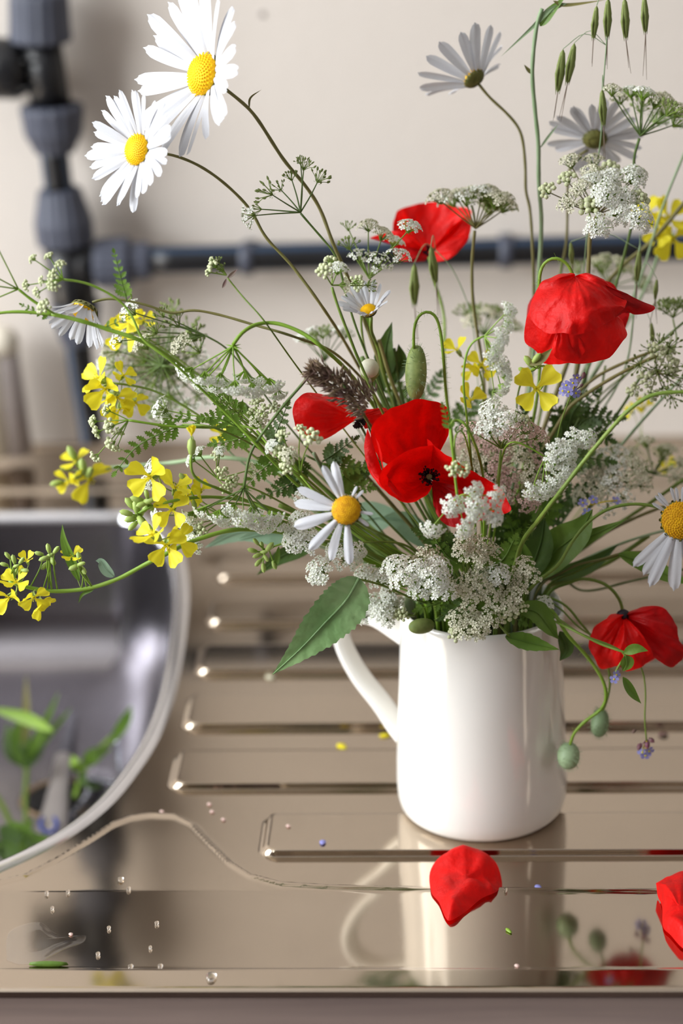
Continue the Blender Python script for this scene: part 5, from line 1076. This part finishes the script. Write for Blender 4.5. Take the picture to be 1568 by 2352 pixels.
# ---------------------------------------------------------------- bend the stems clear of one another and of petals and leaves
from mathutils.kdtree import KDTree
def settle_stems():
    def top(o):
        while o.parent: o = o.parent
        return o.name
    STEP = .0022
    # each stem gets its own place in the mouth, in the order in which the stems arrive, so that they need not cross there
    N = len(STEMS); S = [Vector((.0315*math.sqrt((k+.5)/N)*math.cos(k*2.39996), .0315*math.sqrt((k+.5)/N)*math.sin(k*2.39996), 0)) for k in range(N)]
    for r in STEMS:                          # the last stretch is laid anew
        while len(r['p']) > 1 and (r['p'][-1]-RIM).xy.length < .047 and r['p'][-1].z < RIM.z+.012: r['p'].pop()
    def arrive(r):
        q = r['p'][-1]-RIM; return q*min(1, .05/max(q.length, 1e-6))
    order = sorted(STEMS, key=lambda r: arrive(r).x); S.sort(key=lambda v: v.x); nc = 11; per = math.ceil(N/nc)
    for k in range(0, N, per):
        grp = sorted(order[k:k+per], key=lambda r: arrive(r).y)
        for r, s in zip(grp, sorted(S[k:k+per], key=lambda v: v.y)):
            r['c'] = [Vector(q) for q in cr(r['p']+dip(r['p'][-1], s), 6)]
    pos, rad, sid = [], [], []
    for k, r in enumerate(STEMS):
        A = np.array([tuple(p) for p in r['c']]); sl = np.concatenate([[0], np.cumsum(np.linalg.norm(np.diff(A, axis=0), axis=1))])
        m = max(8, int(sl[-1]/STEP)); t = np.linspace(0, sl[-1], m+1)
        A = np.stack([np.interp(t, sl, A[:, q]) for q in range(3)], 1)
        for _ in range(2): A[1:-1] = (A[:-2]+2*A[1:-1]+A[2:])/4
        r['i0'] = len(pos); pos += list(A); rad += list(r['w']*np.linspace(r['taper'][0], r['taper'][1], m+1)*1.05); sid += [k]*(m+1); r['i1'] = len(pos)
    pos, rad, sid = np.array(pos), np.array(rad), np.array(sid); NS = len(pos)
    own = {r['parent'].name for r in STEMS}
    ov, og, ot = [], [], []                   # still points: petals, leaves, umbellets, buds
    gi = 0; cache = {}
    for o in COL.objects:
        if o.type != 'MESH' or o.get('kind') == 'structure' or o.name.split('.')[0] == 'hairs': continue
        t = top(o)
        if t not in own: continue
        if o.data.name not in cache:
            V = np.empty(len(o.data.vertices)*3, np.float32); o.data.vertices.foreach_get('co', V); V = V.reshape(-1, 3)
            C_ = np.array([V[list(p.vertices)].mean(0) for p in o.data.polygons]) if len(o.data.polygons) < 900 else V[:0]
            cache[o.data.name] = np.vstack([V, C_.reshape(-1, 3)])
        M = np.array(WM[o.name]); V = cache[o.data.name] @ M[:3, :3].T + M[:3, 3]
        ov.append(V); og.append(np.full(len(V), gi)); ot += [t]*len(V); gi += 1
    ov = np.vstack(ov); og = np.concatenate(og)
    names = {n: i for i, n in enumerate(sorted(own))}
    ot = np.array([names[t] for t in ot]); st = np.array([names[STEMS[k]['parent'].name] for k in sid])
    cam_, f_, r_, u_ = (np.array(tuple(v)) for v in (CAM, fwd, RT, UP))
    def proj(Q):
        q = Q-cam_; z = q @ f_; return np.stack([q @ r_/z, q @ u_/z], 1), z
    uv, z0 = proj(pos); ouv, oz = proj(ov)
    # own attachments stay put
    kd = KDTree(len(ov))
    for i, p in enumerate(ov): kd.insert(p, i)
    kd.balance(); pin = np.zeros(NS, bool)
    for i in range(NS):
        for _, j, dd in kd.find_range(pos[i], .003):
            if ot[j] == st[i]: pin[i] = True; break
    W = np.ones(NS)
    for r in STEMS:
        pin[r['i0']] = True; a = np.nonzero(pin[r['i0']:r['i1']])[0]; x = np.arange(r['i1']-r['i0'])
        dd = np.abs(x[:, None]-a[None]).min(1)*STEP; W[r['i0']:r['i1']] = np.clip((dd-.001)/.010, 0, 1)
    # who meets whom in the line of sight: that does not change while points slide along it
    def pairs(q, tree_n, uv2, grp2, same):
        kd = KDTree(tree_n)
        for i, p in enumerate(uv2): kd.insert((p[0], p[1], 0), i)
        kd.balance(); I, J = [], []
        for i in range(NS):
            for _, j, dd in kd.find_range((uv[i, 0], uv[i, 1], 0), q):
                if same and (sid[j] == sid[i] or j < i): continue
                if not same and ot[j] == st[i]: continue
                I.append(i); J.append(j)
        return np.array(I), np.array(J)
    I, J = pairs(.0048, NS, uv, sid, True)
    g = np.hypot(*(uv[I]-uv[J]).T)*z0[I]; lim = rad[I]+rad[J]+STEP*.5; k = g < lim; I, J, g = I[k], J[k], g[k]
    sep = np.sqrt(np.maximum((rad[I]+rad[J]+.0005)**2-np.maximum(g-STEP*.5, 0)**2, 1e-8))
    K, L = pairs(.0036, len(ov), ouv, og, False)
    go = np.hypot(*(uv[K]-ouv[L]).T)*z0[K]; k = (go < rad[K]+.0016) & (np.abs(z0[K]-oz[L]) < .02); K, L, go = K[k], L[k], go[k]
    sepo = rad[K]+.0011
    key = sid[I].astype(np.int64)*100000+sid[J]
    _, gk = np.unique(key, return_inverse=True)
    keyo = sid[K].astype(np.int64)*100000+og[L]
    _, gko = np.unique(keyo, return_inverse=True)
    # which passes in front: by the closest meeting outside the jug
    def side(gid, dz, wt):
        s = np.bincount(gid, dz*wt, gid.max()+1); return np.where(s >= 0, 1.0, -1.0)
    s1 = side(gk, z0[I]-z0[J], np.where(pos[I][:, 2] > JUG.z+.1, 1.0, .05)/(np.abs(z0[I]-z0[J])+.002))[gk]
    s2 = side(gko, z0[K]-oz[L], 1/(np.abs(z0[K]-oz[L])+.002))[gko]
    far1 = np.abs(z0[I]-z0[J]) > .03
    dz = np.zeros(NS)
    for it in range(320):
        z = z0+dz; add = np.zeros(NS); cnt = np.zeros(NS)
        v = sep-s1*(z[I]-z[J]); b = (v > 0) & ~far1
        wi, wj = W[I][b]+1e-4, W[J][b]+1e-4; push = v[b]*s1[b]*.55
        mx = np.zeros(NS); mn = np.zeros(NS)
        np.maximum.at(mx, I[b], push*wi/(wi+wj)); np.minimum.at(mn, I[b], push*wi/(wi+wj))
        np.maximum.at(mx, J[b], -push*wj/(wi+wj)); np.minimum.at(mn, J[b], -push*wj/(wi+wj))
        vo = sepo-s2*(z[K]-oz[L]); b = vo > 0; p2 = vo[b]*s2[b]*.8
        np.maximum.at(mx, K[b], p2); np.minimum.at(mn, K[b], p2)
        dz = dz+(mx+mn)*np.minimum(1, W*3)
        for r in STEMS:
            a, e = r['i0'], r['i1']; y = dz[a:e]
            for _ in range(2): y[1:-1] = (y[:-2]+2*y[1:-1]+y[2:])/4
            dz[a:e] = np.clip(y, -.03, .03)*np.minimum(1, W[a:e]*2)
    ray_ = f_[None]+uv[:, :1]*r_[None]+uv[:, 1:]*u_[None]
    new = cam_+ray_*(z0+dz)[:, None]
    # stay inside the jug's wall
    rel = new-np.array(tuple(JUG)); rr = np.hypot(rel[:, 0], rel[:, 1]); inj = (rel[:, 2] < .1085) & (rr > 1e-6) & (np.hypot(*(pos-np.array(tuple(JUG)))[:, :2].T) < .0385)
    f = np.where(inj, np.minimum(1, (.0352-rad)/np.maximum(rr, 1e-6)), 1.0); new[:, 0] = JUG.x+rel[:, 0]*f; new[:, 1] = JUG.y+rel[:, 1]*f
    new[:, 2] = np.where(inj, np.maximum(new[:, 2], JUG.z+.0085), new[:, 2])
    # the bundle just over the rim: nudge apart sideways too
    jr = np.array(tuple(RIM)); sel = np.nonzero(np.linalg.norm(new-jr, axis=1) < .11)[0]
    kd = KDTree(len(sel))
    for i, p in enumerate(sel): kd.insert(new[p], i)
    kd.balance(); A, B_ = [], []
    for i, p in enumerate(sel):
        for _, j, dd in kd.find_range(new[p], .0065):
            if j > i and sid[sel[j]] != sid[p]: A.append(p); B_.append(sel[j])
    A, B_ = np.array(A), np.array(B_); need = rad[A]+rad[B_]+.0005; keep_ = new.copy()
    for it in range(140):
        dv = new[A]-new[B_]; dd = np.linalg.norm(dv, axis=1); v = need-dd; b = v > 0
        dirn = dv[b]/np.maximum(dd[b], 1e-6)[:, None]; wi, wj = W[A][b]+1e-4, W[B_][b]+1e-4
        mv = np.zeros_like(new); n_ = np.zeros(NS)
        np.add.at(mv, A[b], dirn*(v[b]*wi/(wi+wj))[:, None]); np.add.at(mv, B_[b], -dirn*(v[b]*wj/(wi+wj))[:, None]); np.add.at(n_, A[b], 1); np.add.at(n_, B_[b], 1)
        mv = mv/np.maximum(1, n_*.6)[:, None]*np.minimum(1, W*3)[:, None]
        df = new+mv-keep_
        for r in STEMS:
            a, e = r['i0'], r['i1']; y = df[a:e]
            y[1:-1] = (y[:-2]+3*y[1:-1]+y[2:])/5
        new = keep_+df*np.minimum(1, W*2)[:, None]
        rel = new-np.array(tuple(JUG)); rr = np.hypot(rel[:, 0], rel[:, 1]); f = np.where(inj, np.minimum(1, (.0352-rad)/np.maximum(rr, 1e-6)), 1.0)
        new[:, 0] = JUG.x+rel[:, 0]*f; new[:, 1] = JUG.y+rel[:, 1]*f
    kd = KDTree(NS)
    for i, p in enumerate(new): kd.insert(p, i)
    kd.balance(); kdo = KDTree(len(ov))
    for i, p in enumerate(ov): kdo.insert(p, i)
    kdo.balance()
    def clear(r, e):
        me_ = names[r['parent'].name]
        return not any(st[j] != me_ for _, j, _d in kd.find_range(e, .0035)) and not any(ot[j] != me_ for _, j, _d in kdo.find_range(e, .003))
    for r in STEMS:
        r['c'] = [Vector(p) for p in new[r['i0']:r['i1']]]
        build_stem(r, clear)
settle_stems()

# ---------------------------------------------------------------- on the draining board
def surf(px, py, dz=0.0):                    # point on the pressed steel under a pixel
    g = G(px, py, .003)
    for _ in range(3):
        g = G(px, py, float(height(np.array([g.x]), np.array([g.y]))[0])+dz)
    return g
def fallen(name, label, cat, c, outline, material, bulge, pleat, seed, lean=.0, group=None, crease=5):
    """a petal lying on the steel: outline in pixels, raised in the middle"""
    C = surf(*c); r = thing(name, label, cat, C, group)
    E = []
    for t in outline:
        g = surf(t[0], t[1], t[2] if len(t) > 2 else .0006); E.append(g)
    e = [Vector(q) for q in cr(E+E[:1], 5)][:-1]; n = len(e); V = [surf(c[0], c[1], bulge)]; Fc = []; nr = 9
    for i in range(1, nr+1):
        t = i/nr
        for k in range(n):
            u = k/n; p = V[0].lerp(e[k], t); z = 0
            base = e[k].z*t + (1-t)*C.z
            pl = pleat*2.2*t*(1-3.2*abs(noise.noise(Vector((p.x*60+p.y*25+seed*3, p.y*26, seed)))))*(1-t**8)
            nz = noise.noise(Vector((p.x*110+seed, p.y*110, 0)))*pleat*2*(1-t**6)
            V.append(Vector((p.x, p.y, max(float(height(np.array([p.x]), np.array([p.y]))[0])+.0004, base+.0004, base+bulge*max(0.0, math.cos(t*1.5707))**.8+abs(pl)*1.2+nz))))
    for k in range(n): Fc.append((0, 1+k, 1+(k+1) % n))
    for i in range(nr-1):
        for k in range(n): a = 1+i*n+k; b = 1+i*n+(k+1) % n; Fc.append((a, a+n, b+n, b))
    mb = MB(); mb.add(V, Fc); mb.part('petal_sheet' if 'poppy' in name else 'petal', material, r)
    return r
fallen('fallen_poppy_petal', 'crumpled red poppy petal lying on the steel in front of the jug', 'petal', (1070, 2010), [(1062, 1945, .012), (1105, 1955, .010), (1140, 1985, .008), (1153, 2035), (1140, 2050), (1105, 2066), (1070, 2095), (1035, 2116), (1022, 2108), (1008, 2075), (990, 2050), (987, 2005, .006), (1012, 1968, .010)], 'poppy_red', .009, .0012, 3)
fallen('fallen_poppy_petal', 'folded red poppy petal with a dark base at the edge of the draining board', 'petal', (1560, 2080), [(1506, 2030, .006), (1535, 2015, .008), (1580, 2002, .010), (1640, 2040), (1650, 2130), (1600, 2185), (1568, 2180), (1540, 2150), (1522, 2130), (1520, 2085), (1510, 2060)], 'poppy_red', .010, .0014, 5)
def bit(name, label, cat, c, w_, h_, ang, material, th=.0008, group=None):
    C = surf(*c); s = mpp(C); r = thing(name, label, cat, C, group); mb = MB(); seg = 12; V = []; ca, sa = math.cos(ang), math.sin(ang)
    for rr, z in ((.5, .0002), (1, .0005), (.95, th), (.5, th*1.4), (0, th*1.5)):
        for k in range(seg):
            q = 6.283*k/seg; x, y = rr*w_*s/2*math.cos(q)*(1+.12*math.sin(3*q)), rr*h_*s/2*math.sin(q)*1.6
            V.append(C+Vector((x*ca-y*sa, x*sa+y*ca, z)))
    mb.add(V, [(i*seg+k, i*seg+(k+1) % seg, (i+1)*seg+(k+1) % seg, (i+1)*seg+k) for i in range(4) for k in range(seg)]); mb.part('flake' if 'drop' not in name else 'bead', material, r)
    return r
bit('fallen_mustard_petal', 'yellow petal lying alone between two draining ribs near the handle', 'petal', (785, 1716), 20, 20, .6, 'mustard_yellow')
bit('fallen_mustard_petal', 'yellow petal touching the foot of the jug under the handle', 'petal', (884, 1691), 26, 10, .2, 'mustard_yellow')
bit('fallen_floret', 'tiny white floret on the rib below the tip of the serrated leaf', 'petal', (620, 1557), 20, 14, .3, 'floret_cream')
bit('fallen_forget_me_not', 'tiny pale blue floret on the front rib beside the jug', 'petal', (741, 1937), 15, 13, 0, 'forget_blue')
bit('fallen_forget_me_not', 'tiny mauve floret on the step beside the crumpled fallen petal', 'petal', (1236, 2040), 15, 14, .5, 'forget_blue')
bit('fallen_forget_me_not', 'tiny dark mauve floret on the rib under the hanging forget-me-not sprig', 'petal', (1523, 1690), 22, 16, .2, 'stem_purple')
bit('fallen_leaf_scrap', 'bright green leaf scrap on the ledge in front of the jug', 'leaf', (1168, 2140), 10, 15, .5, 'stem_bright')
bit('fallen_leaf_scrap', 'long torn green leaf piece along the front ridge of the sink', 'leaf', (112, 2219), 92, 8, .0, 'leaf_green', .0016)
bit('fallen_floret', 'tiny pinkish floret near the front ridge in front of the jug', 'petal', (1187, 2221), 11, 9, .5, 'floret_pink')
G4 = 'pale crumbs dropped on the steel near the sink bowl'
for c in ((481, 1849), (487, 1866), (513, 1884), (372, 1866), (662, 1899), (1060, 1720), (163, 2148)):
    bit('fallen_crumb', 'pale pinkish crumb of a flower on the steel near the bowl', 'crumb', c, 10, 9, .4, 'floret_pink', .0006, G4)
G5 = 'water drops on the steel ledge'
random.seed(5)
for c, w_ in (((277, 2023), 13), ((295, 2045), 10), ((485, 2247), 24), ((300, 2224), 12), ((368, 2223), 12), ((107, 2055), 10), ((156, 2052), 9), ((360, 2124), 10), ((250, 2135), 9), ((225, 2195), 10), ((120, 2090), 9), ((1160, 2045), 10), ((345, 2180), 8)):
    bit('water_drop', 'clear water drop on the steel ledge in front of the bowl', 'water drop', c, w_, w_, 0, 'water', .0012, G5)
# water film by the bowl
C = surf(90, 2160); r = thing('water_puddle', 'thin puddle of water with a wavy edge on the steel corner below the bowl', 'puddle', C)
e = [Vector(q) for q in cr([surf(*q, .0003) for q in [(15, 2205), (16, 2150), (40, 2128), (80, 2118), (100, 2122), (125, 2142), (160, 2152), (195, 2148), (190, 2165), (150, 2180), (100, 2205), (50, 2215), (15, 2205)]], 5)][:-1]
n = len(e); V = [q.copy() for q in e]+[q.lerp(C, .05)+Vector((0, 0, .00018)) for q in e]+[q.lerp(C, .5)+Vector((0, 0, .0002)) for q in e]+[C+Vector((0, 0, .0005))]
Fc = [(i*n+k, i*n+(k+1) % n, (i+1)*n+(k+1) % n, (i+1)*n+k) for i in range(2) for k in range(n)]+[(2*n+k, 2*n+(k+1) % n, 3*n) for k in range(n)]
mb = MB(); mb.add(V, [f[::-1] for f in Fc]); mb.part('water_film', 'water_film', r)

# ---------------------------------------------------------------- in the bowl
BZ = -.0985
kn = thing('kitchen_knife', 'grey-handled knife with a blue mark lying across the plughole', 'knife', G(120, 1860, BZ))
a, b = G(146, 1735, BZ+.006), G(108, 1985, BZ+.010); ax = (b-a); L = ax.length
M = frame(a, ax, (1, 0, 0)); mb = MB(); V = []; sg = 14; prof = [(0, .0045), (.02, .0052), (.3, .006), (.6, .0082), (.9, .0105), (.98, .0095), (1, .006)]
for t, r_ in prof:
    for k in range(sg):
        q = 6.283*k/sg; V.append(M @ Vector((r_*math.cos(q), r_*.55*math.sin(q), t*L)))
mb.add(V, [(i*sg+k, i*sg+(k+1) % sg, (i+1)*sg+(k+1) % sg, (i+1)*sg+k) for i in range(len(prof)-1) for k in range(sg)]+[tuple(range(sg))[::-1], tuple(range((len(prof)-1)*sg, len(prof)*sg))])
hd_ = mb.part('handle', 'knife_grey', kn)
mb = MB(); pts = []
for k in range(19):
    q = math.radians(130+k*280/18)
    pts.append(G(112+19*math.cos(q), 1893-19*math.sin(q), BZ+.0155))
tube(mb, pts, .0011, 6); mb.part('blue_mark', 'mark_blue', hd_)
mb = MB(); bt = a-ax.normalized()*.07
sdv = ax.normalized().cross(Vector((0, 0, 1))).normalized()
mb.add([a+sdv*.0035+Vector((0, 0, .001)), a-sdv*.0035+Vector((0, 0, .001)), bt-sdv*.003-Vector((0, 0, .003)), bt+sdv*.001-Vector((0, 0, .003)), a+sdv*.0035-Vector((0, 0, .001)), a-sdv*.0035-Vector((0, 0, .001)), bt-sdv*.003-Vector((0, 0, .0036)), bt+sdv*.001-Vector((0, 0, .0036))], [(0, 1, 2, 3), (5, 4, 7, 6), (0, 3, 7, 4), (1, 5, 6, 2), (2, 6, 7, 3)])
mb.part('blade', 'chain_steel', kn, False)
# plug chain: links laid along a curve
ch = thing('plug_chain', 'thin metal ball chain snaking from the bowl side to the plughole', 'chain', G(200, 1810, BZ))
cpts = cr([G(270, 1706, -.055), G(272, 1735, -.07), G(276, 1765, -.080), G(281, 1783, -.087), G(262, 1798, BZ+.008), G(225, 1792, BZ+.006), G(203, 1788, BZ+.004), G(205, 1815, BZ+.003), G(192, 1840, BZ+.002), G(172, 1862, BZ), G(155, 1885, BZ)], 30)
seg_ = [0]
for i in range(1, len(cpts)): seg_.append(seg_[-1]+np.linalg.norm(cpts[i]-cpts[i-1]))
mb = MB(); lathe(mb, [(0, -.0018)]+[(.0018*math.cos(x), .0018*math.sin(x)) for x in (-1, -.5, 0, .5, 1)]+[(0, .0018)], None, 8); bead = mb.mesh('chain_bead'); bead.materials.append(MATS['chain_steel'])
dd_ = 0.0
while dd_ < seg_[-1]:
    p = [np.interp(dd_, seg_, cpts[:, k]) for k in range(3)]; link('bead', bead, None, ch, Matrix.Translation(p)); dd_ += .0042
mb = MB(); tube(mb, cpts, .0005, 4); mb.part('cord', 'chain_steel', ch)
# cut stems lying in the bowl
def trim(label, L, w_, leaves, m='stem_green'):
    pts = [G(t[0], t[1], t[2]) for t in L]; r = thing('cut_stem', label, 'stem', pts[-1], 'cut stems left in the sink bowl')
    c = cr(pts, 6); mb = MB(); tube(mb, c, w_*mpp(pts[0])/2, 7); mb.part('stem', m, r)
    for lf, lw, lm in leaves:
        q = [G(*t) for t in lf]; cc = [Vector(v) for v in cr(q, 5)]; N = len(cc); V = []
        for i, p in enumerate(cc):
            t = i/(N-1); tg = (cc[min(i+1, N-1)]-cc[max(i-1, 0)]).normalized(); sd = tg.cross(-fwd).normalized(); wv = lw*mpp(p)*.5*max(.04, math.sin(math.pi*min(1, t*.93+.07)))
            V += [p-sd*wv-fwd*wv*.2, p, p+sd*wv-fwd*wv*.2]
        mb = MB(); mb.add(V, [(3*i+j, 3*i+j+1, 3*i+j+4, 3*i+j+3) for i in range(N-1) for j in (0, 1)]); mb.part('leaf', lm, r)
    return r
z = BZ
trim('cut leafy stem standing up in the bowl behind the plughole', [(62, 1760, z+.02), (58, 1840, z+.01), (62, 1925, z+.008)], 12,
     [([(55, 1760, z+.02), (90, 1690, z+.04), (135, 1590, z+.06)], 22, 'leaf_green'), ([(55, 1760, z+.02), (60, 1660, z+.045), (60, 1550, z+.07)], 20, 'stem_olive'), ([(60, 1760, z+.02), (30, 1720, z+.03), (15, 1660, z+.04)], 44, 'leaf_dark'), ([(60, 1765, z+.02), (80, 1720, z+.03), (100, 1670, z+.04)], 40, 'leaf_dark'), ([(60, 1765, z+.02), (45, 1700, z+.035), (55, 1640, z+.05)], 46, 'leaf_green'), ([(120, 1678, z+.05), (60, 1650, z+.05), (-30, 1625, z+.05)], 30, 'stem_bright'), ([(62, 1760, z+.02), (110, 1690, z+.03), (165, 1625, z+.05)], 16, 'leaf_green')])
trim('cut stem with small round leaves beside the plug chain', [(262, 1690, z+.03), (230, 1720, z+.02), (195, 1760, z+.015), (172, 1830, z+.012)], 12,
     [([(250, 1710, z+.03), (285, 1660, z+.045), (302, 1620, z+.055)], 26, 'leaf_green'), ([(190, 1765, z+.02), (215, 1735, z+.03), (255, 1718, z+.03)], 34, 'leaf_green'), ([(185, 1775, z+.02), (172, 1755, z+.03), (165, 1735, z+.03)], 26, 'stem_bright'), ([(185, 1790, z+.015), (210, 1805, z+.015), (235, 1806, z+.015)], 18, 'leaf_dark'), ([(190, 1770, z+.02), (190, 1790, z+.02), (200, 1800, z+.02)], 26, 'leaf_dark')], 'stem_bright')
trim('thin cut stem lying lengthwise over the rim side of the plughole', [(-30, 1800, z+.012), (10, 1860, z+.01), (36, 1930, z+.012), (46, 1975, z+.012)], 14, [([(36, 1930, z+.014), (60, 1900, z+.022), (76, 1880, z+.022)], 22, 'leaf_green')], 'stem_green')
trim('clump of dark leaves in the bowl against its near side', [(-30, 1975, z+.02), (-5, 1950, z+.021), (18, 1935, z+.022)], 8,
     [([(0, 1900, z+.02), (30, 1925, z+.02), (70, 1940, z+.02)], 50, 'leaf_dark'), ([(-20, 1945, z+.02), (20, 1955, z+.02), (60, 1975, z+.02)], 50, 'leaf_dark'), ([(20, 1890, z+.02), (50, 1910, z+.02), (90, 1920, z+.02)], 36, 'leaf_green'), ([(40, 1960, z+.02), (70, 1930, z+.02), (120, 1925, z+.02)], 32, 'leaf_green')], 'stem_dark')
